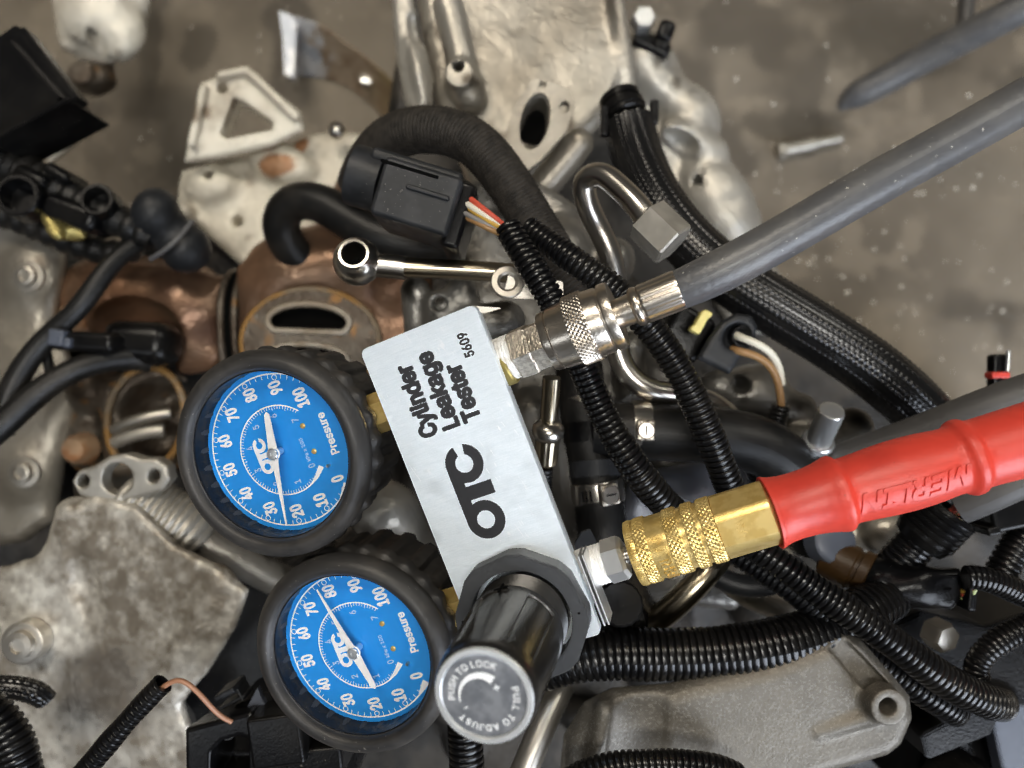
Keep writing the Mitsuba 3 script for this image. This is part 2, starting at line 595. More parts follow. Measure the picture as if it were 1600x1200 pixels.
mat('cast_tan', mikit.proc(two((.40, .375, .325), (.25, .225, .185), 40, .3, .75, (.10, .085, .066), 17, .58, .82)), .38, .62, bump_cast, .0002)
mat('cast_pale', mikit.proc(two((.50, .475, .42), (.33, .31, .27), 30, .3, .75, (.16, .14, .11), 13, .62, .85)), .40, .55, bump_cast, .0003)
mat('cast_grey', mikit.proc(two((.27, .258, .235), (.14, .13, .112), 30, .35, .7, (.03, .026, .02), 15, .54, .74)), .36, .65, bump_cast, .0003)
mat('cast_sand', mikit.proc(two((.150, .137, .115), (.095, .086, .072), 30, .3, .75, (.185, .172, .147), .7, .45, .85)), .46, .45, mikit.proc(grain(.7, 2), 1e-4), .00016)
mat('crust', mikit.proc(crust_col), .42, .45, mikit.proc(grain(2.4, 3), 2e-4), .00045)
mat('block_dark', mikit.proc(two((.018, .017, .016), (.055, .048, .040), 24, .4, .7)), .5, .3, bump_cast, .0005)
mat('copper_tint', mikit.proc(two((.31, .160, .088), (.16, .10, .064), 44, .3, .7, (.075, .036, .022), 33, .5, .7)), .30, .55, bump_cast, .0002)
mat('rust_steel', mikit.proc(two((.075, .056, .040), (.135, .115, .092), 14, .4, .65, (.24, .12, .035), 9, .64, .8)), .42, .5, bump_cast, .0004)
mat('rust_rim', mikit.proc(two((.24, .125, .03), (.17, .13, .085), 11, .4, .6)), .6, .1, bump_cast, .0005)
mat('lip_tan', mikit.proc(two((.26, .215, .16), (.36, .325, .27), 7, .35, .7)), .5, .3)
mat('oxide_rust', mikit.proc(two((.34, .15, .06), (.42, .27, .16), 6, .4, .6)), .7, .0)


def mount_col(p, n, uv):
    x, y = p.x * 1000, p.y * 1000
    c = mix((.70, .66, .565), (.46, .42, .345), ss(.36, .70, fb(x / 34, y / 34, p.z * 30, 4)))
    c = mix(c, (.20, .155, .11), ss(.62, .80, fb(x / 18 + 9, y / 18, 0, 3)) * .8)
    w = (fb(x / 7, y / 7, 4, 3) - .5) * 9
    for cx, cy, rx, ry in ((-151.2, 145.5, 10, 4.5), (-141.0, 132.6, 12, 6.5), (-130.4, 149.4, 4.5, 6)):
        d = dr.sqrt(dr.square((x - cx) / rx) + dr.square((y - cy) / ry))
        c = mix(c, mix((.30, .13, .05), (.44, .27, .16), fb(x / 4, y / 4, 1, 2)), ss(1.15, .75, d + w / 12))
    return c


def strip_col(p, n, uv):
    x, y = p.x * 1000, p.y * 1000
    a = fb(x / 9, y / 9, p.z * 100, 3)
    c = mix((.30, .215, .145), (.46, .37, .28), ss(.35, .65, a))
    c = mix(c, (.26, .19, .09), ss(-128, -88, x + (a - .5) * 30))
    return mix(c, mix((.46, .50, .58), (.78, .80, .85), ss(.4, .6, a)), ss(-150, -164, x + (fb(x / 5, y / 5, 2, 2) - .5) * 34))


def brushed(p, n, uv):
    x = p.x * .3602 - p.y * .9316          # along the block
    y = p.x * .9057 + p.y * .3367          # across it
    a = nz(x * 9000, y * 900, 0) * .5 + nz(x * 3300, y * 300, 7) * .5
    b = fb(p.x * 2600, p.y * 2600, p.z * 2600, 2)
    c = mix((.70, .775, .825), (.90, .95, .98), .6 * a + .4 * b)
    c = mix(c, (.46, .50, .52), .35 * ss(.58, .75, fb(p.x * 60, p.y * 60, 2, 3)))       # greasy smears
    s_ = nz(x * 240 + y * 90, y * 2600 - x * 700, 5)
    return mix(c, (.95, .96, .97), .8 * ss(.86, .93, s_) * ss(.42, .6, nz(x * 70, y * 70, 9)))


mat('strip_rust', mikit.proc(strip_col), .36, .35, bump_cast, .0003)
mat('mount_cast', mikit.proc(mount_col), .5, .25, bump_cast, .0003)
mat('aluminium', mikit.proc(brushed), .30, .5, mikit.proc(lambda p, n, uv: nz((p.x * .36 - p.y * .93) * 8000, (p.x * .9 + p.y * .34) * 900, 0), 1e-4), .00004)
mat('aluminium_edge', (.78, .79, .79), .34, .9)
mat('nickel', (.66, .60, .52), .27, 1.0, mikit.proc(grain(.5, 2), 6e-5), .00003)
mat('nickel_cast', mikit.proc(two((.62, .57, .49), (.45, .40, .33), 1.0, .35, .65)), .36, 1.0, mikit.proc(grain(.55, 2), 6e-5), .0002)
mat('steel', (.62, .585, .53), .24, 1.0)
mat('steel_dull', (.47, .44, .39), .38, .9)
mat('steel_bronze', (.45, .39, .29), .22, 1.0)
mat('zinc', (.84, .855, .86), .24, .85)
mat('galvanised', mikit.proc(two((.42, .395, .345), (.32, .30, .26), 9, .35, .7)), .40, .6)
mat('brass', mikit.proc(two((.86, .64, .25), (.74, .52, .17), 3.0, .35, .65)), .28, .72, mikit.proc(grain(.6, 2), 6e-5), .00002)
mat('brass_dull', (.42, .34, .12), .4, .8)
mat('loom_black', mikit.proc(two((.004, .004, .0045), (.009, .0085, .008), 14, .4, .75, (.09, .08, .065), .9, .78, .86)), .24, .0, specular=.42)
mat('plastic_black', mikit.proc(two((.0035, .0035, .004), (.009, .0085, .008), 16, .4, .75, (.09, .08, .065), .8, .81, .88)), .24, .0, mikit.proc(grain(.8, 2), 1e-4), .00005, specular=.22)
mat('plastic_slate', mikit.proc(two((.014, .0155, .018), (.026, .0275, .031), 9, .4, .75, (.14, .13, .12), .9, .80, .87)), .44, .0, specular=.35)
mat('plastic_blue_grey', (.075, .086, .112), .40, .1)
mat('rubber_black', mikit.proc(two((.007, .007, .007), (.020, .018, .016), 14, .4, .75)), .42, specular=.35)
mat('rubber_boot', mikit.proc(two((.026, .025, .0245), (.044, .041, .038), 11, .4, .75, (.12, .11, .095), 1.0, .78, .88)), .44, specular=.4)
mat('rubber_grey', mikit.proc(two((.082, .083, .087), (.104, .103, .102), 9, .35, .7, (.55, .53, .48), .9, .80, .87)), .36, .0, mikit.proc(grain(1.2, 2), 1.5e-4), .00012)
mat('rubber_grey_dark', (.065, .063, .062), .5)


mat('braid', (.006, .006, .0065), .24, .0, specular=.65)


mat('fabric', mikit.proc(two((.020, .018, .016), (.034, .030, .026), 3, .3, .7)), .62, specular=.2)
mat('red_rubber', mikit.proc(two((.63, .052, .032), (.54, .042, .027), 18, .35, .7, (.30, .06, .04), 1.1, .80, .9)), .40, .0, mikit.proc(grain(.6, 1), 1e-4), .000025, specular=.55)
mat('dial_blue', (.010, .255, .72), .5)
mat('white_print', (.82, .83, .84), .5)
mat('pale_print', (.40, .56, .80), .5)
mat('black_print', (.016, .016, .018), .45)
mat('blue_metal', (.26, .285, .345), .34, .5)
mat('needle_white', (.80, .78, .74), .45)
mat('cap_silver', mikit.proc(two((.30, .32, .355), (.46, .48, .52), 4, .35, .65)), .24, .65)
mat('cap_ring', (.70, .72, .73), .38, .6, mikit.proc(grain(.7, 2), 1e-4), .0001)
mat('knob_black', mikit.proc(two((.008, .0078, .0075), (.014, .013, .011), 8, .4, .75, (.08, .07, .06), .7, .82, .88)), .27, .0, specular=.6)
mat('nut_black', (.060, .063, .068), .42, .35, mikit.proc(grain(.5, 2), 6e-5), .00014)
mat('teflon', mikit.proc(two((.76, .76, .74), (.55, .52, .46), 2.5, .45, .75)), .5, .0, mikit.proc(grain(1.1, 2), 1e-4), .0002)
mat('wire_white', (.72, .69, .58), .4)
mat('wire_red', (.55, .085, .05), .4)
mat('wire_yellow', (.55, .33, .06), .4)
mat('wire_grey', (.22, .21, .20), .4)
mat('wire_brown', (.30, .17, .07), .4)
mat('wire_copper', (.34, .17, .10), .45)
mat('wire_green', (.45, .52, .22), .4)
mat('clip_yellow', (.72, .62, .22), .4)
mat('amber', (.042, .021, .006), .4)
mat('grit_white', (.85, .80, .72), .4)
mat('beige_cast', mikit.proc(two((.82, .785, .69), (.58, .535, .45), 34, .42, .74, (.20, .155, .11), 20, .63, .80)), .5, .25, bump_cast, .0004)
mat('hole_black', (.003, .003, .003), .8, specular=.03)
scene['glass'] = {'type': 'thindielectric', 'int_ior': 1.49}

# ------------------------------------------------------------------ the floor
fl = trimesh.creation.box((6000, 6000, 20))
fl.apply_translation([0, 0, -410])
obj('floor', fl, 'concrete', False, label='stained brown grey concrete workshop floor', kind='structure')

# ------------------------------------------------------------------ the tester
C0 = np.array([-30.321, 17.666, 16.866])          # middle of the face's upper edge
U = unit([-.3602, .9316, .0490]); W = unit([.9057, .3367, .2575]); N = np.cross(W, U)
CAM = np.array([0, 0, D])


def T(u, w, n):
    return C0 + U * u + W * w + N * n


def TP(px, py, n):
    d = P(px, py, 0) - CAM
    s = ((C0 - CAM) @ N + n) / (d @ N)
    return CAM + d * s


BW, BL, BT = 41.3, 111.0, 25.0
tester = thing('leakage_tester', 'silver block cylinder leakage tester with two blue gauges and a black regulator knob', 'pressure tester')
bp = Polygon([(0, -BW / 2), (0, BW / 2), (-BL, BW / 2), (-BL, -BW / 2)]).buffer(-2.2).buffer(2.2, 8)
bi = Polygon([(-2, BW / 2), (-2, -BW / 2 + 5.4), (-BL + 1, -BW / 2 + 5.4), (-BL + 1, BW / 2)])
obj('body', join(prism(bp, T(0, 0, -3.2), U, -W, N, 3.2, .5), prism(bi, T(0, 0, -BT), U, -W, N, BT - 3.2)), 'aluminium', 30, tester)


def ring2(r0, r1, a0=0, a1=360, n=90):
    a = np.radians(np.linspace(a0, a1, n))
    return Polygon(np.vstack([np.stack([r1 * np.cos(a), r1 * np.sin(a)], 1), np.stack([r0 * np.cos(a), r0 * np.sin(a)], 1)[::-1]]))


def flat(poly, O, X, Y, N_, h=.05):
    return prism(poly, O, X, Y, N_, h)


def logo(s):
    """Three joined round letters, s = ring radius: o, t, c with one common bar."""
    d = 3.02 * s
    ri, th = .47 * s, .62 * s
    o = Point(0, 0).buffer(s, 32)
    c = Point(d, 0).buffer(s, 32)
    bar = box(0, s - th, d, s)
    stem = box(d / 2 - .36 * s, -s, d / 2 + .36 * s, s)
    g = shapely.union_all([o, c, bar, stem])
    g = g.difference(Point(0, 0).buffer(ri, 24)).difference(Point(d, 0).buffer(ri, 24))
    gap = Polygon([(d, -.10 * s), (d + 1.4 * s, -.34 * s), (d + 1.4 * s, .34 * s), (d, .10 * s)])
    g = g.difference(gap)
    for x in (d / 2 - .42 * s, d / 2 + .42 * s):
        g = g.difference(box(x - .055 * s, -1.2 * s, x + .055 * s, s - th))
    return affinity.translate(g, -d / 2, 0)


lp = TP(742.5, 768, .02)
obj('logo_print', flat(logo(6.35), lp, U, -W, N), 'black_print', False, tester)
for name, txt, px, py, ln, ht in (('word_print', 'Cylinder', 684.5, 678.5, 24.6, 5.5), ('word_print', 'Leakage', 718.5, 665.5, 25.8, 5.5),
                                  ('word_print', 'Tester', 751.5, 654, 19.2, 5.5), ('number_print', '5609', 741.5, 554.5, 7.9, 3.0)):
    m = text_flat(txt, ht, ln, True, .05, .30 if ht > 4 else .10)
    obj(name, lay(m, TP(px, py, .02), U, -W, N), 'black_print', False, tester)

# right-hand mounting plates of the block, and the threaded seats of the fittings
for dw in (1.6, 3.0):
    obj('side_plate', rbox(T(-97, BW / 2 + dw, -5), (24, .7, 9), (U, W, N), .3), 'aluminium_edge', 30, tester)
obj('fitting_collar', lathe(T(-20.5, BW / 2 - 6, -12.5), W, [(0, 7.6), (6.6, 7.6), (7.2, 7.2), (7.3, 5)], 40), 'brass_dull', 30, tester)

GH = 4.2


def dial_print(text, h, ln, x, y, t, c):
    m = text_flat(text, h, ln, True, .05, .16 if h > 4 else .07 if h > 2.5 else 0)
    return lay(m, c + U * (x - ln / 2) - W * (y - h / 2) + N * t, U, -W, N)


def pol(r, deg):
    return r * math.cos(math.radians(deg)), r * math.sin(math.radians(deg))


def gauge(u, w, needle_deg, note):
    c = T(u, w, GH)
    flutes = lambda th, t: 1 + (.030 * np.tanh(3 * np.cos(20 * th)) if t < -11.5 else (.018 * np.cos(28 * th) if t < -4.4 else 0))
    pr = [(-38, 18), (-38, 28), (-36.6, 30.2), (-34, 31), (-24, 31.2), (-14, 31.4), (-12.2, 31.8), (-11, 33.9), (-9.5, 34.8), (-6, 35.0), (-4.8, 34.4), (-4.2, 33.3),
          (-3.4, 33.4), (-2.4, 34.3), (-1, 34.9), (.4, 35), (2, 34.6), (3.4, 33.7), (4.4, 32.4), (4.8, 31.2), (4.7, 30.2), (4.1, 29.3), (3.2, 28.7), (2.4, 28.45), (2.3, 28.2), (-7, 28.2), (-7, 10)]
    g = obj('gauge', lathe(c, N, pr, 320, hint=U, lobes=flutes), 'rubber_boot', 50, tester, label=note)
    obj('case_rim', lathe(c, N, [(-7, 28.15), (1.9, 28.15), (1.9, 27.9), (1.2, 27.8), (.9, 28.0), (-5.6, 28.0), (-7, 27.9)], 96, hint=U, close=False), 'plastic_black', 30, g)
    obj('dial', lathe(c, N, [(-6.6, 28.0), (-5.9, 28.0)], 96, hint=U), 'dial_blue', 30, g)
    t0 = -5.88
    ang = lambda v: 225 - 2.7 * v
    ms = [ring2(25.9, 26.4, -45, 225, 140), ring2(15.2, 15.65, -48, 225, 120)]
    ms.append(Polygon([pol(27.0, ang(0)), pol(26.8, ang(2)), pol(26.4, ang(5)), pol(25.9, ang(5)), pol(24.8, ang(2)), pol(24.4, ang(0))]))
    ms.append(Polygon([pol(16.2, ang(-2)), pol(15.9, ang(4)), pol(15.6, ang(9)), pol(15.2, ang(9)), pol(14.6, ang(4)), pol(14.2, ang(-2))]))
    for v in range(2, 100, 2):
        if v % 10:
            x0, x1 = pol(26.0, ang(v)), pol(24.5, ang(v))
            ms.append(LineString([x0, x1]).buffer(.13, cap_style='flat'))
        else:
            x = pol(24.9, ang(v))
            ms.append(Point(*x).buffer(1.0, 10).difference(Point(*x).buffer(.72, 10)))
    for k in range(0, 70):
        v = k * 1.45
        x0, x1 = pol(15.3, ang(v)), pol(14.2 if k % 5 else 13.8, ang(v))
        ms.append(LineString([x0, x1]).buffer(.11, cap_style='flat'))
    obj('scale_print', flat(shapely.union_all(ms), c + N * t0, U, -W, N), 'white_print', False, g)
    tx = []
    for v in range(0, 101, 10):
        r = 21.9 if v == 0 else 20.0 if v == 100 else 21.4
        x, y = pol(r, ang(v))
        tx.append(dial_print(str(v), 4.2, 2.1 if v == 0 else 4.5 if v < 100 else 6.6, x, y, t0, c))
    tx.append(dial_print('Pressure', 2.8, 14.6, -.2, -18.4, t0, c))
    obj('number_print', join(*tx), 'white_print', False, g)
    tx = []
    for v in range(0, 8):
        x, y = pol(11.9, ang(v * 14.5))
        tx.append(dial_print(str(v), 2.4, 1.35, x, y, t0, c))
    tx.append(dial_print('kPa x 100', 1.4, 8.2, -2.6, -8.2, t0, c))
    obj('inner_number_print', join(*tx), 'pale_print', False, g)
    lg = affinity.scale(logo(2.5), 1.02, 1.0, origin=(0, 0))
    obj('logo_print', flat(lg, c + N * t0 - W * 7.3 + U * .3, U, -W, N), 'white_print', False, g)
    for x, y in ((5.1, -10.9), (-4.2, -11.3)):
        obj('dial_screw', lathe(c + U * x - W * y + N * t0, N, [(0, .95), (.35, .9), (.5, .5), (.3, .35)], 20), 'brass', 30, g)
    q = c + U * -10.3 - W * -14.6 + N * t0
    obj('stop_pin', lathe(q, N, [(0, .55), (1.6, .55), (1.9, .3)], 16), 'steel', 30, g)
    a = math.radians(needle_deg)
    nd = Polygon([(-13.2, -.9), (-14.2, 0), (-13.2, 1.0), (-4, 1.45), (-2.4, 1.6), (0, 1.5), (6, .95), (24.6, .22), (24.6, -.22), (6, -.95), (0, -1.5), (-2.4, -1.6), (-4, -1.45)])
    nd = shapely.union_all([nd, Point(0, 0).buffer(2.35, 24)])
    nd = affinity.rotate(nd, needle_deg, origin=(0, 0))
    obj('needle', prism(nd, c + N * -.9, U, -W, N, .45, .12), 'needle_white', 30, g)
    obj('hub_cap', lathe(c + N * -.45, N, [(-5, 1.2), (0, 1.2), (0, 2.05), (.8, 2.0), (1.1, 1.7), (1.15, .6), (.85, .5), (.85, 0)], 24), 'zinc', 30, g)
    gl = lathe(c + N * 2.05, N, [(0, 28.15), (0.0, 0.001)], 64, hint=U, close=False)
    obj('lens', gl, 'glass', False, g)
    s = T(u, -BW / 2 - 12.5, -12.5)
    obj('stem', join(lathe(s, W, [(0, 6.2), (.6, 7.0), (10.6, 7.0), (11.2, 6.3)], 6, hint=N, phase=0), lathe(s, W, [(11, 5), (12.6, 5)], 24)), 'brass', 30, g, label='brass hexagon stem between gauge and block')
    return g


gauge(-21.08, -61.34, 166.7, 'upper gauge, its needle just past 20')
gauge(-93.18, -61.38, 9.6, 'lower gauge, its needle at 80')

# regulator: ring nut and knob
KU, KW = -97.4, -.75
kc = T(KU, KW, 0)
oc = Polygon([pol(22.4, 45 * k + 22.5 + 8) for k in range(8)]).intersection(Point(0, 0).buffer(21.5, 48)).difference(Point(0, 0).buffer(16.2, 48))
nut = obj('ring_nut', prism(oc, kc + N * .05, U, -W, N, 6.4, .9), 'nut_black', 25, tester, label='black chamfered ring nut round the knob')
for a in (75, 80, 85, -98):
    x, y = pol(18.9, a)
    obj('pip', lathe(kc + U * x - W * y + N * 6.4, N, [(0, .42), (.2, .36), (.3, 0.001)], 12), 'hole_black', True, nut)
obj('threaded_collar', lathe(kc, N, [(0.1, 14.8), (5, 14.8)] + sum([[(5 + .9 * k, 14.8), (5.3 + .9 * k, 14.3), (5.6 + .9 * k, 14.3)] for k in range(11)], []) + [(15.2, 14.8)], 72, hint=U), 'knob_black', 30, tester)


def panels(th, t):
    a = (th * 6 / (2 * np.pi)) % 1
    inn = 1.0 if 17.5 < t < 45 else 0.0
    return 1 - .055 * inn * (np.abs(a - .5) < .31) * (1 - .5 * np.cos((a - .5) * np.pi / .62)) + .004 * np.cos(6 * th)


kp = [(13.8, 14.0), (14.0, 14.7), (14.6, 15.0), (17.4, 15.0), (17.6, 15.0)] + [(17.7 + 27 * k / 12, 15.0 - .75 * k / 12) for k in range(13)] + [(45.2, 14.25), (47, 14.2), (49, 14.0), (50.2, 13.3), (50.2, 5)]
kn = obj('knob', lathe(kc, N, kp, 360, hint=U, lobes=panels), 'knob_black', 28, tester, label='black ribbed adjusting knob')
a0 = math.radians(60)
obj('knob_mark', join(rbox(kc + N * 16.3 + (U * math.cos(.12) + W * math.sin(.12)) * 15.1, (.6, .8, 6.0), (U, W, N), .2), rbox(kc + N * 16.6 + (U * math.cos(.12) + W * math.sin(.12)) * 15.1, (.6, 4.6, .8), (U, W, N), .2)), 'hole_black', 30, kn)
obj('cap_rim', lathe(kc, N, [(50.1, 13.15), (50.9, 13.2), (51.3, 12.9), (51.35, 11.7), (50.9, 11.35), (50.7, 11.3), (50.1, 11.3)], 96, hint=U, close=False), 'cap_ring', 40, kn)
obj('cap_disc', lathe(kc, N, [(50.2, 11.3), (50.75, 11.2), (50.8, 10.9)], 96, hint=U), 'cap_silver', 30, kn)
# the print's own upright: turned so that PUSH TO LOCK runs over the top left
KX, KY = EX - N * (EX @ N), None
KX = unit(KX); KY = np.cross(N, KX)
cp = kc + N * 50.82
tx = [text_arc('PUSH TO LOCK', 1.75, 7.9, 131, 128), text_arc('PULL TO ADJUST', 1.75, 7.9, -56, 162)]
cr = []
for k in range(41):
    a = 202 - k * (202 - 62) / 40
    cr.append((a, .12 + 1.1 * k / 40))
cres = Polygon([pol(6.9 - .6 * (202 - a) / 140, a) for a, w_ in cr] + [pol(6.9 - .6 * (202 - a) / 140 - 2 * w_, a) for a, w_ in cr[::-1]])
pl = shapely.union_all([cres, affinity.translate(affinity.rotate(shapely.union_all([box(-.9, -.16, .9, .16), box(-.16, -.9, .16, .9)]), 20), 3.4, 2.7), affinity.translate(affinity.rotate(box(-.55, -.16, .55, .16), 35), -4.8, -3.9)])
tx = [lay(m, cp, KX, KY, N) for m in tx] + [prism(pl, cp, KX, KY, N, .05)]
obj('cap_print', join(*tx), 'white_print', False, kn)


# ------------------------------------------------------------------ couplings on the tester
class Axis:
    """A straight turned thing: A, B in mm; t(px) = the distance along it whose picture lies at column px; r(px, half width px)."""

    def __init__(s, A, B):
        s.A, s.B = A, B
        s.a, s.x, s.y = frame(B - A)

    def t(s, px):
        # x/(D - z) = (px - 800)/F
        k = (px - 800) / F
        return (k * (D - s.A[2]) - s.A[0]) / (s.a[0] + k * s.a[2])

    def r(s, px, hw):
        return mm(hw, (s.A + s.a * s.t(px))[2])

    def prof(s, pts):
        return [(s.t(px), s.r(px, hw)) for px, hw in pts]

    def lathe(s, pts, seg=72, **k):
        return lathe(s.A, s.a, s.prof(pts), seg, **k)

    def knurl(s, p0, p1, hw, amp, n, pitch, **k):
        return knurl(s.A, s.a, s.t(p0), s.t(p1), s.r((p0 + p1) / 2, hw), amp, n, pitch, **k)


def threads(p0, p1, hw, n, d):
    out = []
    for k in range(n):
        a, b = p0 + (p1 - p0) * k / n, p0 + (p1 - p0) * (k + 1) / n
        out += [(a, hw - d), (a + (b - a) * .35, hw), (a + (b - a) * .6, hw)]
    return out


ax1 = Axis(P(787, 562, 9), P(1063, 452, 24))
cq = thing('air_hose', 'grey rubber hose with a knurled nickel coupling rising to the top right', 'hose')
obj('tape_thread', ax1.lathe([(772, 34)] + threads(776, 806, 36, 6, 1.0) + [(807, 30)], 56), 'teflon', 40, cq, label='thread wrapped in white sealing tape')
obj('hexagon', ax1.lathe([(805, 37), (808, 41.5), (831, 42.5), (834, 40)], 6, phase=math.pi / 6 + .15), 'nickel_cast', 30, cq)
obj('hexagon', ax1.lathe([(833, 38), (836, 40), (853, 40.5), (855, 39)], 6, phase=math.pi / 6 + .15), 'nickel_cast', 30, cq)
obj('sleeve', ax1.lathe([(854, 40), (855, 46), (857, 47.5), (866, 48.5), (867.5, 46.5), (869, 46.5), (870, 49.5), (896, 52), (898, 54)], 96), 'nickel', 40, cq)
obj('knurled_band', ax1.knurl(896, 926, 57.5, .45, 44, 1.75), 'nickel', 30, cq)
obj('sleeve', ax1.lathe([(925, 53), (926, 54.5), (945, 53), (947, 51), (949, 51), (950, 54), (952, 55), (961, 55), (965, 53.5), (966, 49), (964, 40), (961, 24)], 96), 'nickel', 40, cq)
obj('neck', ax1.lathe([(961, 23.5), (988, 24.5), (990, 30), (994, 32), (999, 32), (1002, 30), (1003.5, 28)], 64), 'nickel', 45, cq)
fer = lambda th, t: 1 - .05 * np.clip(np.cos(9 * th), 0, 1) ** 2
obj('crimp_ferrule', ax1.lathe([(1002, 28), (1003.5, 30.5), (1008, 31.8), (1058, 32.5), (1062, 32), (1063, 30)], 108, lobes=fer), 'nickel', 45, cq)
m, uv = tube([(*P(1056, 455, 23.6), mm(61, 24) / 2), (*P(1130, 421, 27), 6.6), (*P(1210, 378, 29), 6.6), (*P(1350, 297, 31), 6.6), (*P(1480, 225, 31), 6.6), (*P(1610, 152, 31), 6.6), (*P(1720, 90, 31), 6.6)], step=2, seg=40)
obj('rubber_tube', m, 'rubber_grey', 45, cq)

ax2 = Axis(P(915, 888, 5.5), P(1200, 801, 20))
rq = thing('supply_hose', 'red rubber sleeved hose end with a knurled brass coupler', 'hose')
np_ = thing('hose_nipple', 'bright hexagon plug wrapped in white tape between block and brass coupler', 'fitting')
obj('tape_thread', ax2.lathe([(905, 29), (908, 31), (911, 31.5)] + threads(912, 947, 32, 6, .9) + [(949, 26)], 56), 'teflon', 40, np_)
obj('hexagon', ax2.lathe([(944, 30), (948, 35), (972, 35), (978, 30), (979, 20)], 6, phase=math.pi / 6 + .35), 'zinc', 30, np_)
obj('plug_neck', ax2.lathe([(976, 16), (996, 15)], 32), 'steel', 30, np_)
obj('grip_ring', ax2.knurl(990, 1002, 52, .3, 72, 9, straight=True), 'brass', 30, rq)
obj('coupler_face', ax2.lathe([(990.3, 50.5), (990.2, 16), (996, 15.5)], 64), 'brass', 30, rq)
for p0, p1 in ((1003, 1021), (1049, 1070), (1078, 1096), (1102, 1123)):
    obj('knurled_band', ax2.knurl(p0, p1, 52.3, .36, 40, 1.75), 'brass', 30, rq)
obj('sleeve', ax2.lathe([(1001, 50), (1003, 49), (1022, 49.3), (1048, 49.3), (1071, 48), (1077, 48), (1103, 48), (1123, 48)], 96), 'brass', 40, rq)
m = text_flat('MERLIN', 3.6, 19.5, True, 1.0).subdivide_to_size(.8, 12)
v = np.array(m.vertices)
tt = ax2.t(1045) - v[:, 1]
RR = ax2.r(1035, 49.3) - .3 + .68 * v[:, 2]
th = math.pi / 2 + .42 - (v[:, 0] - 9.75) / ax2.r(1035, 49.3)
m.vertices = ax2.A + ax2.a * tt[:, None] + RR[:, None] * (np.cos(th)[:, None] * ax2.x + np.sin(th)[:, None] * ax2.y)
obj('maker_lettering', m, 'brass', 30, rq)
hexr = lambda th, t: np.minimum(1 / np.cos((th % (np.pi / 3)) - np.pi / 6) * math.cos(math.pi / 6), .935)
obj('hexagon', ax2.lathe([(1122, 50), (1124, 54.5), (1205, 55), (1210, 51)], 180, lobes=hexr), 'brass', 12, rq)
m = text_flat('USA', 2.8, 5.4, True, .3)
apo = ax2.r(1160, 54.7) * math.cos(math.pi / 6)
obj('maker_lettering', lay(m, ax2.A + ax2.a * ax2.t(1162) + ax2.y * (apo - .03) - ax2.x * 2.6, ax2.x, -ax2.a, ax2.y), 'brass', 30, rq)

ax3 = Axis(P(1200, 802, 20), P(1600, 688, 27))
gpts = np.array([(1203, 57.5), (1206, 57.0), (1212, 54.8), (1224, 52.2), (1240, 51.0), (1256, 51.3), (1275, 53.2), (1290, 56.2), (1301, 59.3), (1307, 60.4), (1311, 60.2), (1314, 58.6), (1317, 55), (1321, 52.5), (1326, 52.0), (1345, 53.2),
                 (1375, 55.5), (1410, 57), (1440, 56.3), (1465, 54.4), (1480, 53.0), (1488, 53.2), (1494, 55.5), (1499, 59), (1504, 60.8), (1510, 61), (1515, 59.5), (1519, 56.5), (1524, 54.8), (1532, 54.3), (1560, 55), (1600, 56.4), (1640, 57.5), (1700, 57)])
px = np.concatenate([np.arange(1203, 1330, 1.5), np.arange(1330, 1480, 5), np.arange(1480, 1535, 1.5), np.arange(1540, 1700, 8)])
from scipy.interpolate import PchipInterpolator
ghw = PchipInterpolator(gpts[:, 0], gpts[:, 1])
gp = [(ax3.t(1212), ax3.r(1212, 47)), (ax3.t(1202.2), ax3.r(1203, 53)), (ax3.t(1201.6), ax3.r(1203, 55.5))] + [(ax3.t(x), ax3.r(x, float(ghw(x)))) for x in px]
obj('grip_sleeve', lathe(ax3.A, ax3.a, gp, 120), 'red_rubber', 60, rq, label='glossy red rubber grip sleeve')
ts = np.array([g[0] for g in gp[3:]]); rs = np.array([g[1] for g in gp[3:]])
m = text_flat('MERLIN', 5.6, ax3.t(1488) - ax3.t(1326), True, 1.0, .2).subdivide_to_size(.9, 12)
v = np.array(m.vertices)
v[:, 0] += .28 * (v[:, 1] - 2.8)
tt = ax3.t(1487) - v[:, 0]
RR = np.interp(tt, ts, rs)
th = math.pi / 2 + .26 + (v[:, 1] - 2.8) / RR
RR = RR - .3 + .85 * v[:, 2]
m.vertices = ax3.A + ax3.a * tt[:, None] + RR[:, None] * (np.cos(th)[:, None] * ax3.x + np.sin(th)[:, None] * ax3.y)
obj('maker_lettering', m, 'red_rubber', 30, rq)


# ------------------------------------------------------------------ engine: the large castings
core = [(-160, 400), (180, 380), (300, 270), (590, 265), (640, -90), (950, -90), (985, 140), (1120, 290), (1190, 420), (1400, 590), (1480, 660), (1800, 650), (1800, 1400), (-160, 1400)]
core = [(a, b) for a, b in core]
ad = [e_ext(core, -398, -236, 8, draft=.1)]
rr = np.random.default_rng(3)
for k in range(46):
    a, b = rr.uniform(330, 1230), rr.uniform(430, 1220)
    if k % 3 == 0: a, b = rr.uniform(1000, 1650), rr.uniform(800, 1200)
    q = P(a, b, -225)
    ad.append(e_ell(q, rr.uniform(10, 30, 3) * [1, 1, .8], rr.uniform(0, 180)))
obj('engine_block', casting(ad, k=6, h=4, noise=((2.5, 26),), seed=4), 'block_dark', 60, label='dark oily engine block lying under all the loose parts', cat='engine block')

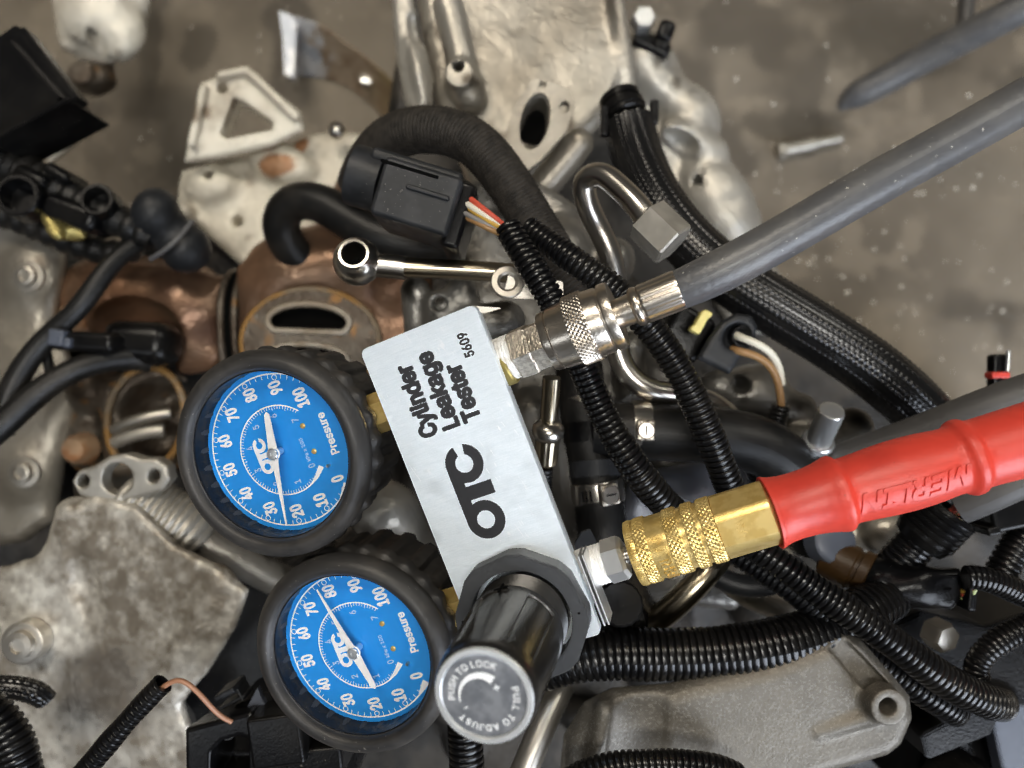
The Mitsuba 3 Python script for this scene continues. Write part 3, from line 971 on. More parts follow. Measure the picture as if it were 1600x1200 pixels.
# pale head casting under the middle
m = casting([e_ext([(690, 300), (800, 250), (905, 320), (965, 430), (1030, 560), (1130, 610), (1210, 560), (1260, 640), (1330, 720), (1290, 860), (1150, 960), (900, 930), (850, 760), (800, 620), (740, 520)], -180, -112, 7),
             e_cap(P(830, 640, -112), P(850, 820, -116), 9), e_cap(P(985, 540, -104), P(1000, 700, -112), 7), e_cap(P(1120, 600, -106), P(1250, 640, -108), 8),
             e_ell(P(1180, 600, -112), (14, 10, 12)), e_ell(P(880, 400, -115), (16, 18, 16)), e_ell(P(960, 410, -110), (10, 12, 10)), e_cap(P(1230, 700, -104), P(1330, 670, -108), 10)],
            [e_cyl(P(1135, 600, -125), EZ, 60, 4), e_cyl(P(990, 640, -125), EZ, 60, 9), e_ell(P(1080, 555, -104), (16, 11, 16)), e_ell(P(1060, 640, -104), (14, 10, 12))], k=6, h=1.5, noise=((.8, 14),), seed=2)
obj('cylinder_head', m, 'cast_grey', 60, label='grey cast cylinder head showing between the black wiring looms', cat='cylinder head')

# upper housing with the oval port
zf = -106
fl_px = [(833, 122), (862, 128), (890, 138), (899, 160), (885, 205), (845, 250), (790, 292), (768, 285), (786, 225), (800, 170)]
m = casting([e_ext([(640, -60), (955, -60), (985, 40), (985, 105), (960, 170), (880, 250), (790, 320), (735, 300), (700, 215), (676, 150)], -330, -150, 9, tilt=(-.05, -.10)),
             e_ext(fl_px, -150, zf - 3, 3.5), e_cap(P(962, -20, -152), P(985, 150, -158), 4), e_cap(P(700, 10, -140), P(735, 150, -140), 8),
             e_cap(P(905, 225, -122), P(820, 325, -130), 7.5, 8), e_cyl(P(722, 140, -150), EZ, 22, 7)],
            [e_ell(P(835, 189, zf), (6.4, 13.4, 40), -13), e_cyl(P(882, 167, zf - 14), EZ, 30, 2.3), e_cyl(P(722, 140, -160), EZ, 60, 3), e_cyl(P(800, 270, zf - 14), EZ, 30, 2.2)], k=6, kc=.8, h=1.1, noise=((.5, 9), (.9, 30)), seed=5)
hs = obj('gear_housing', m, 'cast_tan', 60, label='tan cast gear housing with an oval port and a bolted flange', cat='housing')
obj('port_flange', plate(fl_px, zf - 5, zf, .7, 2.2, ((836, 189, 23, 45, 13), (882, 167, 8, 10, 13), (803, 268, 7, 9, 13), (848, 133, 6, 8, 13))), 'cast_tan', 30, hs)
obj('bore_shade', lathe(P(836, 190, zf - 16), EZ, [(0, .001), (0, 12)], 40, close=False), 'hole_black', 30, hs)  # flat black disc stands in for the deep shade inside the port

m = casting([e_ext([(606, -40), (640, -20), (660, 60), (676, 120), (672, 160), (652, 184), (632, 160), (618, 90)], -190, -142, 4, tilt=(.1, 0)), e_ell(P(655, 120, -146), (5, 18, 9), 12)],
            [e_ell(P(650, 45, -142), (4, 9, 6), 15)], k=4, h=1.0, noise=((.5, 9),), seed=6)
obj('housing_lug', m, 'cast_pale', 60, label='pale bent metal lug with a rust stain left of the gear housing', cat='lug')

m = casting([e_ext([(975, 50), (1010, 40), (1055, 75), (1070, 110), (1095, 140), (1110, 190), (1115, 240), (1150, 260), (1165, 320), (1200, 360), (1235, 430), (1240, 520), (1150, 520), (1040, 330), (985, 200)], -398, -222, 8, tilt=(-.15, 0)),
             e_ell(P(1030, 140, -222), (24, 14, 16), -35), e_ell(P(1080, 190, -222), (18, 22, 16), 20), e_ell(P(1125, 330, -222), (22, 40, 20), 25), e_cap(P(1050, 205, -208), P(1120, 235, -215), 7), e_ell(P(1010, 90, -215), (14, 16, 12))],
            [e_ell(P(1060, 225, -206), (12, 8, 10), -20), e_ell(P(1100, 285, -216), (9, 14, 9)), e_cyl(P(1118, 205, -240), (1, .3, 1), 40, 3)], k=7, h=1.4, noise=((1.0, 12),), seed=7)
obj('side_housing', m, 'cast_pale', 60, label='pale lumpy side casting below the black sensor, top centre right', cat='housing')
sn = thing('position_sensor', 'black sensor with a bright bolt head on the pale side casting', 'sensor')
obj('sensor_body', join(pbox(1020, 66, 62, 26, -222, -200, 25, 3), pbox(1042, 45, 26, 34, -215, -186, 20, 3)), 'plastic_black', 35, sn)
obj('bolt_head', lathe(P(1003, 37, -200), EZ, [(0, 7.4), (8, 7.2), (9.5, 6), (9.5, 3)], 6), 'zinc', 30, sn)

# white bracket and the plate it stands on
m = casting([e_ext([(283, 252), (294, 205), (312, 128), (345, 114), (383, 106), (416, 130), (468, 172), (474, 202), (420, 228), (335, 246)], -212, -196, 3.5, tilt=(0, .05)),
             e_cap(P(300, 225, -193), P(318, 140, -193), 2.6), e_cap(P(395, 118, -193), P(462, 182, -193), 2.6), e_cap(P(345, 118, -193), P(385, 110, -193), 2.6)],
            [e_ext([(362, 150), (378, 156), (424, 188), (422, 200), (352, 214), (340, 208)], -250, -194, .5, draft=0), e_cyl(PT(345, 136, -194, 30), EZ, 60, 3.0), e_cap(P(308, 228, -191), P(327, 160, -191), 1.6)], k=3, kc=1.2, h=1.0, noise=((.4, 10),), seed=8)
obj('mount_bracket', m, 'beige_cast', 60, label='chalky white triangular mount bracket with a triangular opening', cat='bracket')
m = casting([e_ext([(275, 262), (330, 245), (420, 228), (478, 205), (520, 195), (580, 205), (610, 260), (610, 340), (560, 385), (440, 402), (385, 425), (345, 390), (300, 350), (268, 318)], -398, -216, 6, tilt=(.04, -.12)),
             e_ell(P(440, 255, -214), (20, 12, 8), -20), e_ell(P(330, 290, -216), (16, 12, 8)), e_cap(P(288, 330, -210), P(280, 345, -212), 5)],
            [e_cyl(PT(367, 343, -212, 30), EZ, 60, 3.2), e_cyl(PT(327, 274, -212, 30), EZ, 60, 3)], k=6, h=1.3, noise=((1.0, 15), (.5, 6)), seed=9)
hp = obj('mount_plate', m, 'mount_cast', 60, label='pale corroded mount casting with brown rust patches beside the copper manifold', cat='casting')
obj('screw_tip', lathe(P(527, 206, -205), EZ, [(0, 5), (4, 5), (6, 3), (6.3, 0.001)], 24), 'steel', 40, hp)

# curved strip on the floor
top = [(437, 18, -352), (446, 24, -354), (470, 30, -358), (505, 44, -362), (545, 72, -366), (590, 108, -370), (630, 150, -374), (660, 190, -378)]
bot = [(447, 113, -398), (452, 116, -398), (470, 118, -398), (505, 122, -398), (545, 138, -398), (580, 165, -398), (605, 195, -398), (622, 230, -398)]
nn = 60
tp = CubicSpline(np.linspace(0, 1, len(top)), [P(*q) for q in top])(np.linspace(0, 1, nn))
bt = CubicSpline(np.linspace(0, 1, len(bot)), [P(*q) for q in bot])(np.linspace(0, 1, nn))
g = np.linspace(0, 1, 12)[None, :, None]
S1 = tp[:, None] * (1 - g) + bt[:, None] * g
du, dv = np.gradient(S1, axis=0), np.gradient(S1, axis=1)
nrm = np.cross(du, dv); nrm /= np.linalg.norm(nrm, axis=2, keepdims=True)
S1 = S1 + nrm * (meshkit.fbm(S1 / 14.0, 3, 5)[..., None] - .5) * 1.6
S2 = S1 - nrm * 2.2 * np.sign(nrm[..., 2:].mean())
vv = np.vstack([S1.reshape(-1, 3), S2.reshape(-1, 3)])
i, j = np.meshgrid(np.arange(nn - 1), np.arange(11), indexing='ij')
q = np.stack([i * 12 + j, i * 12 + j + 1, (i + 1) * 12 + j + 1, (i + 1) * 12 + j], -1).reshape(-1, 4)
rim = [(k, k + 1) for k in range(11)] + [(11 + 12 * k, 23 + 12 * k) for k in range(nn - 1)] + [((nn - 1) * 12 + 11 - k, (nn - 1) * 12 + 10 - k) for k in range(11)] + [((nn - 1 - k) * 12, (nn - 2 - k) * 12) for k in range(nn - 1)]
o = nn * 12
q = np.vstack([q, q[:, ::-1] + o, [[a, b, b + o, a + o] for a, b in rim]])
st = thing('metal_strip', 'bent rusty metal strip curving over the floor beside the white bracket', 'metal strip')
obj('band', TM(vv, q), 'strip_rust', 30, st)
obj('end_lip', prism(Polygon([P(a, b, -350)[:2] for a, b in ((436, 16), (450, 22), (460, 34), (456, 118), (444, 112), (442, 60))]).buffer(1), [0, 0, -362], EX, EY, EZ, 10, 1.5), 'strip_rust', 30, st)
obj('rivet', lathe(P(572, 125, -381), (.3, .3, 1), [(0, 6), (2.5, 5), (3.5, 2), (3.6, 0.001)], 20), 'zinc', 40, st)

# top left: beige casting with its brown end, black housing corner, pin
m = casting([e_ext([(70, -60), (235, -60), (226, 10), (208, 40), (186, 78), (166, 92), (112, 88), (96, 70), (88, 20)], -398, -292, 9, tilt=(.1, 0)), e_cap(P(100, 0, -286), P(108, 66, -290), 7), e_ell(P(150, 20, -286), (26, 22, 16), 30), e_ell(P(190, 50, -288), (16, 20, 12))],
            [e_ell(P(150, 60, -284), (5, 22, 8), 10), e_ell(P(175, 30, -284), (9, 9, 8))], k=6, h=1.6, noise=((1.6, 13),), seed=11)
bc = obj('beige_casting', m, 'beige_cast', 60, label='flaking beige casting with a brown end at the top left', cat='casting')
m = casting([e_ext([(104, 84), (150, 80), (172, 96), (176, 125), (150, 148), (112, 140)], -398, -300, 6), e_ell(P(140, 120, -298), (14, 9, 8)), e_cyl(P(140, 124, -302), EZ, 14, 8)], [e_ell(P(120, 100, -306), (7, 7, 8))], k=5, h=1.4, noise=((1.4, 9),), seed=12)
obj('brown_end', m, 'rust_steel', 60, bc, label='dark rust brown end')
m = join(plate([(-60, 70), (0, 52), (22, 36), (34, 46), (70, 95), (118, 150), (106, 158), (0, 218), (-60, 230)], -126, -118, 2, 2), plate([(28, 44), (36, 40), (122, 150), (112, 158)], -122, -112, 1.2, .6), plate([(8, 66), (14, 60), (94, 150), (88, 156)], -150, -114, 1, .5), plate([(-20, 224), (-20, 214), (104, 150), (110, 156)], -150, -113, 1, .5))
obj('black_housing', m, 'plastic_black', 30, label='glossy black ribbed plastic housing corner at the left edge, top', cat='housing')
obj('loose_pin', tube([P(78, 252, -330), P(123, 214, -330)], mm(11, -330) / 2)[0], 'galvanised', 40, label='thin bright pin sticking out of the black harness at left', cat='pin')

# copper coloured exhaust manifold
m = casting([e_ell(P(245, 470, -190), (44, 24, 26), -12), e_ell(P(170, 465, -196), (30, 22, 24), 10), e_ell(P(300, 500, -186), (22, 30, 22), 0), e_ext([(330, 440), (350, 430), (352, 560), (330, 575), (270, 570), (240, 540)], -240, -172, 8)],
            [e_ell(P(200, 540, -170), (34, 26, 26), 20)], k=12, h=1.5, noise=((.8, 14),), seed=13)
mf = thing('exhaust_manifold', 'copper brown exhaust manifold with rust rimmed ports left of the upper gauge', 'exhaust manifold')
obj('left_runner', m, 'copper_tint', 60, mf)
m = casting([e_ell(P(470, 430, -172), (32, 26, 24), 10), e_cap(P(540, 420, -168), P(565, 310, -190), 20, 17), e_ext([(372, 420), (420, 410), (560, 400), (650, 440), (655, 520), (600, 580), (380, 590), (368, 520)], -230, -155, 6), e_ell(P(630, 440, -160), (16, 14, 12))],
            [e_ell(P(470, 500, -128), (30, 22, 46), -4), e_ell(P(600, 500, -140), (9, 14, 12), 20)], k=10, kc=2, h=1.4, noise=((.8, 14),), seed=14)
obj('right_runner', m, 'copper_tint', 60, mf)


def tube_poly(pts, r, seg=12):
    """Closed loop as a tube."""
    p = np.asarray(pts)[:-1]
    t = np.roll(p, -1, 0) - np.roll(p, 1, 0)
    t /= np.linalg.norm(t, axis=1, keepdims=True)
    b = np.tile(EZ, (len(p), 1)); b -= t * (b * t).sum(1, keepdims=True)
    b /= np.linalg.norm(b, axis=1, keepdims=True)
    a = np.cross(t, b)
    th = np.linspace(0, 2 * np.pi, seg, endpoint=False)
    v = p[:, None] + r * (np.cos(th)[None, :, None] * a[:, None] + np.sin(th)[None, :, None] * b[:, None])
    n = len(p)
    i, j = np.meshgrid(np.arange(n), np.arange(seg), indexing='ij')
    i2, j2 = (i + 1) % n, (j + 1) % seg
    f = np.stack([i * seg + j, i * seg + j2, i2 * seg + j2, i2 * seg + j], -1).reshape(-1, 4)
    return TM(v.reshape(-1, 3), f)


def oval(a, b, rx, ry, rot=0, cut=None, n=48):
    t = np.linspace(0, 2 * np.pi, n, endpoint=False)
    x, y = rx * np.cos(t), ry * np.sin(t)
    if cut is not None: y = np.minimum(y, ry * cut)
    c, s_ = math.cos(math.radians(rot)), math.sin(math.radians(rot))
    return [(a + u * c - v * s_, b + u * s_ + v * c) for u, v in zip(x, y)]


def flange_plate(outer, holes, z, th, key, matn, parent, bevel=.8):
    p = ppoly(outer, z)
    for h_ in holes: p = p.difference(ppoly(h_, z).buffer(-.6).buffer(.6))
    return obj(key, prism(p, [0, 0, z - th], EX, EY, EZ, th, bevel), matn, 30, parent)


def loop(pts, z, r, key, matn, parent):
    q = np.array([P(a, b, z) for a, b in pts + pts[:1]])
    return obj(key, tube_poly(q, r), matn, 60, parent)


d1, d2 = oval(482, 503, 64, 28, 2, .55), oval(478, 562, 66, 24, 2)
flange_plate(oval(485, 535, 106, 82), [d1, d2], -149, 7, 'port_flange', 'rust_steel', mf)
flange_plate(oval(484, 532, 92, 62), [], -154.6, 1.5, 'port_shade', 'hole_black', mf, 0)  # black sheet behind the openings stands in for the shade inside the ports
loop(oval(485, 535, 107, 83), -150.5, 1.7, 'rust_rim', 'rust_rim', mf)
loop(d1, -148.5, 1.7, 'port_lip', 'lip_tan', mf)
loop(d2, -148.5, 1.5, 'port_lip', 'lip_tan', mf)
for px, dz in ((346, 0), (358, -2), (368, 0)):
    obj('joint_flange_gap', tube([P(px + 22, 425, -188), P(px + 4, 445, -172 + dz), P(px - 2, 500, -166 + dz), P(px + 2, 560, -168 + dz), P(px + 8, 620, -185)], 2.0 if px != 358 else 2.4, seg=14)[0], 'rust_steel' if px != 358 else 'hole_black', 50, mf)  # the black middle rod stands in for the shaded gap between the flanges
m = casting([e_ext([(150, 600), (190, 575), (240, 568), (285, 590), (298, 640), (292, 720), (250, 760), (170, 760), (150, 700)], -230, -164, 6), e_ell(P(140, 690, -180), (12, 18, 12)), e_ell(P(150, 610, -178), (16, 14, 14))],
            [e_ell(P(218, 628, -150), (22, 13, 40), 25), e_ell(P(220, 698, -150), (20, 14, 40), 12)], k=6, kc=2, h=1.3, noise=((.7, 10),), seed=15)
obj('lower_port', m, 'rust_steel', 60, mf)
loop(oval(228, 655, 60, 82, 8), -161, 2.0, 'rust_rim', 'rust_rim', mf)
obj('port_bar', tube([P(178, 672, -158), P(215, 656, -155), P(266, 645, -158)], 3.0)[0], 'steel_dull', 50, mf)
obj('port_bar', tube([P(180, 692, -162), P(215, 678, -160), P(256, 672, -162)], 3.8)[0], 'galvanised', 50, mf)
obj('bolt_head', lathe(P(132, 700, -168), EZ, [(0, 9), (8, 8), (12, 6), (12.5, 3)], 24), 'oxide_rust', 40, mf)
obj('bolt_head', lathe(P(125, 498, -185), EZ, [(0, 9), (8, 8.5), (12, 6), (12.5, 3)], 24), 'oxide_rust', 40, mf)

# left valve cover and the crusted heat shield
m = casting([e_ext([(-100, 350), (40, 338), (95, 392), (92, 440), (74, 500), (80, 570), (88, 660), (86, 740), (80, 815), (30, 850), (-100, 870)], -398, -172, 7, tilt=(.03, 0)), e_ell(P(47, 432, -172), (17, 17, 8)), e_ell(P(40, 737, -172), (15, 15, 8)), e_ell(P(10, 620, -176), (40, 50, 10))],
            [], k=6, h=1.5, noise=((.5, 20),), seed=16)
vc = obj('left_valve_cover', m, 'cast_tan', 60, label='dull tan valve cover along the left edge with two bolt heads', cat='valve cover')
for a, b in ((47, 432), (40, 737)):
    obj('bolt', lathe(P(a, b, -165), EZ, [(0, 8.6), (1.6, 8.6), (2, 5.6), (5, 5.2), (5.4, 3.4), (4, 3.2), (4, 0.001)], 32), 'steel_dull', 40, vc)
m = casting([e_ext([(92, 860), (105, 800), (150, 775), (220, 790), (280, 848), (352, 882), (396, 915), (374, 975), (330, 1045), (286, 1092), (304, 1140), (312, 1260), (-60, 1260), (-60, 900), (40, 880)], -240, -92, 3, tilt=(.12, .02)),
             e_ell(P(170, 850, -97), (24, 20, 6), 20), e_cap(P(110, 800, -95), P(90, 900, -101), 4), e_cap(P(230, 870, -93), P(150, 1010, -100), 2.5), e_cap(P(300, 1000, -92), P(120, 1090, -102), 2.2), e_cap(P(200, 1080, -96), P(240, 1180, -96), 2.4), e_cap(P(345, 905, -88), P(262, 1080, -90), 4)],
            [e_ell(P(120, 930, -86), (10, 22, 8), 10)], k=8, h=1.1, noise=((1.5, 34), (.45, 9), (.16, 3.5)), seed=17)
sh = obj('heat_shield', m, 'crust', 60, label='crusted silvery heat shield stained brown at the lower left', cat='heat shield')
obj('bolt', lathe(P(38, 1004, -88), EZ, [(-6, 9.5), (1.6, 9.5), (2, 8.4), (2.0, 6.4), (5, 6), (5.4, 3.4), (4, 3.2), (4, 0.001)], 40), 'steel_dull', 40, sh)
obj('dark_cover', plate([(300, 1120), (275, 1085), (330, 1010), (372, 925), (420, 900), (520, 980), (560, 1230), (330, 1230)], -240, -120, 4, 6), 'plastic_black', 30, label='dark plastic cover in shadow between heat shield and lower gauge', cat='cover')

# lower right valve cover
zt = -34
m = casting([e_ext([(872, 1260), (882, 1160), (915, 1108), (960, 1085), (1050, 1078), (1085, 1066), (1200, 1040), (1325, 992), (1352, 1002), (1400, 1050), (1432, 1092), (1436, 1130), (1418, 1172), (1395, 1190), (1280, 1222), (1240, 1260)], -200, zt, 7),
             e_cyl(PT(1390, 1106, zt + 9, 24), EZ, 24, mm(29, zt + 9)), e_cap(P(1368, 1118, zt + 1), P(1278, 1144, zt - 1.5), 2.8, 1.8), e_cap(P(918, 1250, zt + 1), P(945, 1110, zt), 4)],
            [e_cyl(PT(1388, 1105, zt + 9, 14), EZ, 30, mm(13, zt + 9)), e_ext([(1300, 1018), (1324, 1000), (1392, 1072), (1362, 1092)], zt - 3.2, zt + 1, .4, draft=0), e_ell(P(1000, 1150, zt + 1.6), (12, 40, 4.6), -8), e_cap(P(960, 1250, zt + 1), P(985, 1100, zt + 1), 2.2)], k=3, kc=1.0, h=.85, noise=((.2, 14),), seed=18)
obj('right_valve_cover', m, 'cast_sand', 60, label='sandy grey cast valve cover with a round bolt boss at the lower right', cat='valve cover')

# ------------------------------------------------------------------ hoses, looms, connectors


def hose(key, pts, matn, label, cat, step=2, seg=28, prof=None, group=None, **k):
    m, uv = tube(pxpath(pts), step=step, seg=seg, prof=prof, **k)
    return obj(key, m, matn, 45, None, label, cat, group, uv=None)


def loom(pts, pitch, label, depth=.75, key='wiring_loom', group='ribbed black wiring looms', seam=None, **k):
    wob = lambda s: corr(pitch, depth)(s) + .16 * np.sin(s / 7.3) + .10 * np.sin(s / 2.9 + 1)
    lob = None if seam is None else (lambda th: -.55 * np.exp(-((th - seam) / .075) ** 2))
    return hose(key, pts, 'loom_black', label, 'wiring loom', step=pitch / 9, seg=28 if seam is None else 64, prof=wob, group=group, lobes=lob, **k)


hose('fabric_hose', [(560, 290, -120, 66), (582, 245, -105, 68), (620, 212, -92, 70), (680, 203, -82, 72), (735, 220, -76, 72), (780, 265, -72, 72), (820, 325, -70, 70), (862, 390, -66, 66), (905, 455, -64, 60), (930, 500, -66, 56)],
     'fabric', 'thick hose in dark woven fabric arching over the black connector', 'hose', step=.28, seg=56, prof=lambda s: .20 * np.sin(s * 2 * np.pi / 1.75))
bh = thing('braided_hose', 'black braided hose running from the clamp down to the red grip', 'hose')
def beads(rows, pitch, amp):
    def f(th, s):
        a = th / (2 * np.pi) * rows
        row = np.floor(a).clip(0, rows - 1)
        x = (a - row) * 2 - 1
        y = (s / pitch + .5 * (row % 2)) % 1
        return amp * np.sqrt(np.clip(1 - x * x, 0, 1)) * np.sin(np.pi * y) ** .7 * (.55 + .45 * np.cos(row * 2.4))
    return f


m, uv = tube(pxpath([(982, 190, -122, 76), (992, 230, -118, 78), (1012, 285, -108, 80), (1048, 345, -98, 82), (1098, 400, -92, 84), (1160, 447, -86, 86), (1232, 492, -82, 88), (1310, 540, -80, 88), (1380, 590, -80, 88), (1435, 640, -84, 86), (1480, 700, -92, 86)]), step=.42, seg=186, disp=beads(31, 2.6, .55))
obj('sleeve', m, 'braid', True, bh)
ca = P(966, 150, -126); cb = P(985, 205, -121)
obj('end_clamp', lathe(ca, cb - ca, [(0, 4), (0, 9.5), (1, 10.4), (4, 10.4), (4.2, 9.4), (6, 9.4), (6.2, 11.2), (10, 11.4), (10.3, 10.6), (12, 10.6), (13, 9.6)], 48), 'plastic_black', 35, bh)
for a, b, h_ in ((944, 190, 15), (1022, 176, 12)):
    obj('clamp_ear', rbox(P(a, b, -118), (4, h_, 5), None, 1.2), 'plastic_black', 35, bh)

# long split looms by the tester
loom([(792, 352, -26, 42), (815, 392, -24, 44), (848, 445, -22, 46), (880, 505, -22, 46), (908, 565, -22, 46), (932, 625, -24, 46), (966, 690, -24, 48), (1003, 745, -26, 50), (1042, 790, -30, 50), (1090, 830, -36, 48)],
     2.35, 'ribbed black loom that leaves the coloured wires and dives under the brass coupler', seam=.9)
loom([(822, 352, -34, 36), (865, 385, -30, 40), (915, 420, -26, 46), (965, 458, -26, 48), (1010, 505, -26, 48), (1050, 560, -28, 48), (1082, 620, -30, 48), (1108, 680, -32, 48), (1130, 735, -36, 48), (1155, 800, -44, 46)],
     2.35, 'ribbed black loom curving right under the crimped hose ferrule', seam=2.4)
loom([(1120, 800, -40, 46), (1160, 838, -36, 46), (1215, 878, -32, 46), (1280, 925, -30, 48), (1350, 972, -28, 50), (1420, 1022, -28, 52), (1480, 1065, -30, 54), (1530, 1090, -34, 56), (1560, 1098, -44, 56)],
     2.5, 'upper ribbed loom of the pair from the brass coupler to the lower right corner', seam=1.9)
loom([(1130, 850, -56, 42), (1200, 895, -50, 42), (1262, 940, -46, 44), (1330, 1000, -44, 46), (1400, 1052, -42, 48), (1450, 1085, -42, 48), (1490, 1110, -48, 48)],
     2.5, 'lower ribbed loom of the pair above the sandy valve cover')
loom([(800, 1075, -50, 52), (860, 1045, -46, 62), (930, 1025, -44, 76), (1010, 1022, -44, 80), (1100, 1020, -44, 80), (1190, 1010, -44, 80), (1270, 990, -46, 80), (1330, 965, -50, 78), (1390, 930, -60, 70)],
     2.9, 'thick ribbed black conduit below the regulator knob', 1.0)
loom([(890, 1225, -22, 46), (940, 1203, -20, 46), (1010, 1194, -19, 46), (1080, 1196, -19, 46), (1150, 1215, -22, 46)], 2.3, 'ribbed loom arching along the bottom edge')
loom([(725, 1130, -30, 52), (728, 1170, -30, 54), (730, 1215, -30, 54)], 2.4, 'short ribbed loom end below the knob')
loom([(118, 1222, -26, 34), (160, 1172, -26, 34), (205, 1120, -26, 34), (254, 1068, -26, 34)], 2.5, 'thin cut ribbed loom with a copper wire at the lower left', .7, hollow=.72)
obj('copper_wire', tube([P(246, 1078, -27), P(262, 1069, -25), P(280, 1063, -24), P(305, 1078, -24), P(335, 1110, -28), P(362, 1128, -32)], mm(8, -26) / 2, seg=12)[0], 'wire_copper', 45, label='bare copper brown wire from the cut loom to the bottom connector', cat='wire')
loom([(-30, 1105, -40, 62), (8, 1140, -40, 62), (30, 1190, -40, 62), (42, 1240, -40, 62)], 2.6, 'ribbed loom in the bottom left corner', .9)
hose('braided_cable', [(-20, 1072, -60, 34), (20, 1074, -60, 34), (55, 1082, -62, 34), (72, 1094, -64, 30)], 'braid', 'frayed braided cable end at the left edge above the corner loom', 'cable', step=.4, seg=84, disp=beads(14, 2.6, .6))
loom([(1508, 902, -44, 36), (1540, 905, -44, 38), (1580, 920, -46, 40), (1640, 940, -50, 40)], 2.0, 'ribbed loom leaving the connector with yellow and orange wires', .6)
loom([(1530, 1062, -50, 36), (1528, 1035, -48, 36), (1552, 1008, -46, 38), (1590, 985, -46, 40), (1650, 955, -48, 42)], 2.1, 'curved ribbed loom at the right edge above the black base', .6)
loom([(1560, 905, -62, 48), (1578, 870, -62, 48), (1605, 830, -62, 48)], 2.6, 'dark ribbed loom under the right edge connectors', .8)
loom([(1205, 672, -82, 30), (1214, 655, -80, 30), (1221, 632, -78, 28)], 2.0, 'tiny ribbed loom below the white and brown wires', .6)
loom([(1165, 690, -84, 44), (1185, 730, -86, 44), (1200, 790, -90, 44)], 2.4, 'ribbed loom half hidden behind the rubber elbow')

# black connector with the coloured wires
ck = thing('harness_connector', 'big black harness connector with white, red and yellow wires', 'connector')
rot = 17
obj('shell', join(pbox(650, 305, 128, 96, -56, -22, rot, 2.0), pbox(668, 300, 70, 8, -40, -20.6, rot, .6), pbox(640, 345, 110, 24, -58, -30, rot, 1.5), pbox(650, 258, 150, 22, -55, -33, rot, 2)), 'plastic_slate', 30, ck)
a_ = math.radians(-rot)
ux, uy = np.array([math.cos(a_), math.sin(a_), 0]), np.array([-math.sin(a_), math.cos(a_), 0])
obj('collar', lathe(P(550, 272, -44), ux, [(0, 9), (0, 11.4), (.8, 11.9), (12.5, 11.9), (13, 11)], 48), 'plastic_slate', 35, ck)
obj('end_cap', join(pbox(716, 335, 30, 108, -62, -26, rot, 2), pbox(722, 290, 34, 26, -56, -30, rot, 3)), 'plastic_black', 30, ck)
for k in range(3):
    q = P(596 + 12 * k, 320 + 4 * k, -28)
    obj('slot_mark', rbox(q + EZ * .6, (.8, 3.0, .8), np.array([ux, uy, EZ]), .25), 'galvanised', 30, ck)
obj('latch_groove', rbox(P(640, 264, -22) + EZ * .1, (22, 1.2, .8), np.array([ux, uy, EZ]), .3), 'hole_black', 30, ck)
for i, (dx, dy, mt, w) in enumerate(((0, 0, 'wire_white', 10), (6, -7, 'wire_red', 10), (4, 8, 'wire_yellow', 9), (-4, 15, 'wire_grey', 8), (2, 24, 'wire_brown', 9))):
    wy = [(712 + dx, 308 + dy, -34), (735 + dx, 322 + dy * .9, -26), (762 + dx * .6, 340 + dy * .7, -24), (786 + dx * .4, 357 + dy * .4, -26), (800, 368, -28)]
    obj('wire', tube([P(*q) for q in wy], mm(w, -26) / 2, seg=14)[0], mt, 45, ck)

# banjo line
bj = thing('banjo_line', 'steel banjo fitting with a round eye on a bronze tinted tube', 'banjo fitting')
bc_ = P(558, 409, -44)
bax = unit([.02, .26, 1])
bp_ = [(-8.6, 5.0), (-8.6, 5.6)] + [(8.6 * math.sin(math.radians(a)), 2.6 + 6.8 * math.cos(math.radians(a))) for a in range(-62, 63, 6)] + [(8.0, 5.9), (8.1, 4.9), (7.6, 4.5), (-8.6, 4.5), (-8.6, 5.0)]
obj('eye', lathe(bc_, bax, bp_, 64, close=False), 'steel', 45, bj)
obj('bore', lathe(bc_, bax, [(-8.5, 4.6), (-8.0, 4.6), (-8.0, .001)], 32, close=False), 'hole_black', 30, bj)
obj('stem', tube([P(585, 414, -45), P(634, 419, -45)], mm(37, -45) / 2, seg=32)[0], 'steel', 45, bj)
obj('pipe', tube([P(632, 418, -45), P(700, 421, -46), P(815, 428, -48)], mm(31, -46) / 2, seg=32)[0], 'steel_bronze', 45, bj)
ey = P(793, 441, -34)
obj('tab_eye', lathe(ey, unit([.05, .2, 1]), [(-.8, 6.3), (.6, 6.4), (1.0, 6.0), (1.0, 4.0), (.4, 3.0), (-.8, 3.0)], 40, close=False), 'steel_dull', 30, bj)
obj('tab', plate([(795, 425), (880, 440), (880, 468), (800, 466), (788, 456)], -37, -35.2, .4, 1), 'steel_dull', 30, bj)
obj('steel_spike', plate([(742, 478), (786, 481), (748, 492)], -30, -28.5, .4, .2), 'steel_dull', 30, label='small pointed steel tab sticking out behind the block corner', cat='tab')

# steel U-bend pipe with its hex nut
up = thing('steel_pipe', 'bent steel pipe with a hairpin bend and a hexagon nut', 'pipe')
obj('pipe', tube([P(1012, 345, -36), P(990, 315, -38), P(962, 288, -42), P(935, 273, -46), P(916, 282, -50), P(917, 315, -54), P(932, 350, -58), P(950, 388, -60), P(960, 430, -63), P(960, 480, -66), P(963, 535, -68), P(978, 578, -68), P(1010, 606, -68), P(1050, 615, -70), P(1100, 625, -76), P(1140, 650, -86)], mm(37, -55) / 2, seg=32)[0], 'steel', 45, up)
na, nb = P(1008, 340, -36), P(1062, 392, -32)
obj('nut', lathe(na, nb - na, [(0, 8.0), (.6, 9.3), (15, 9.4), (15.8, 8.6), (15.8, 5)], 6, phase=.35), 'galvanised', 30, up)

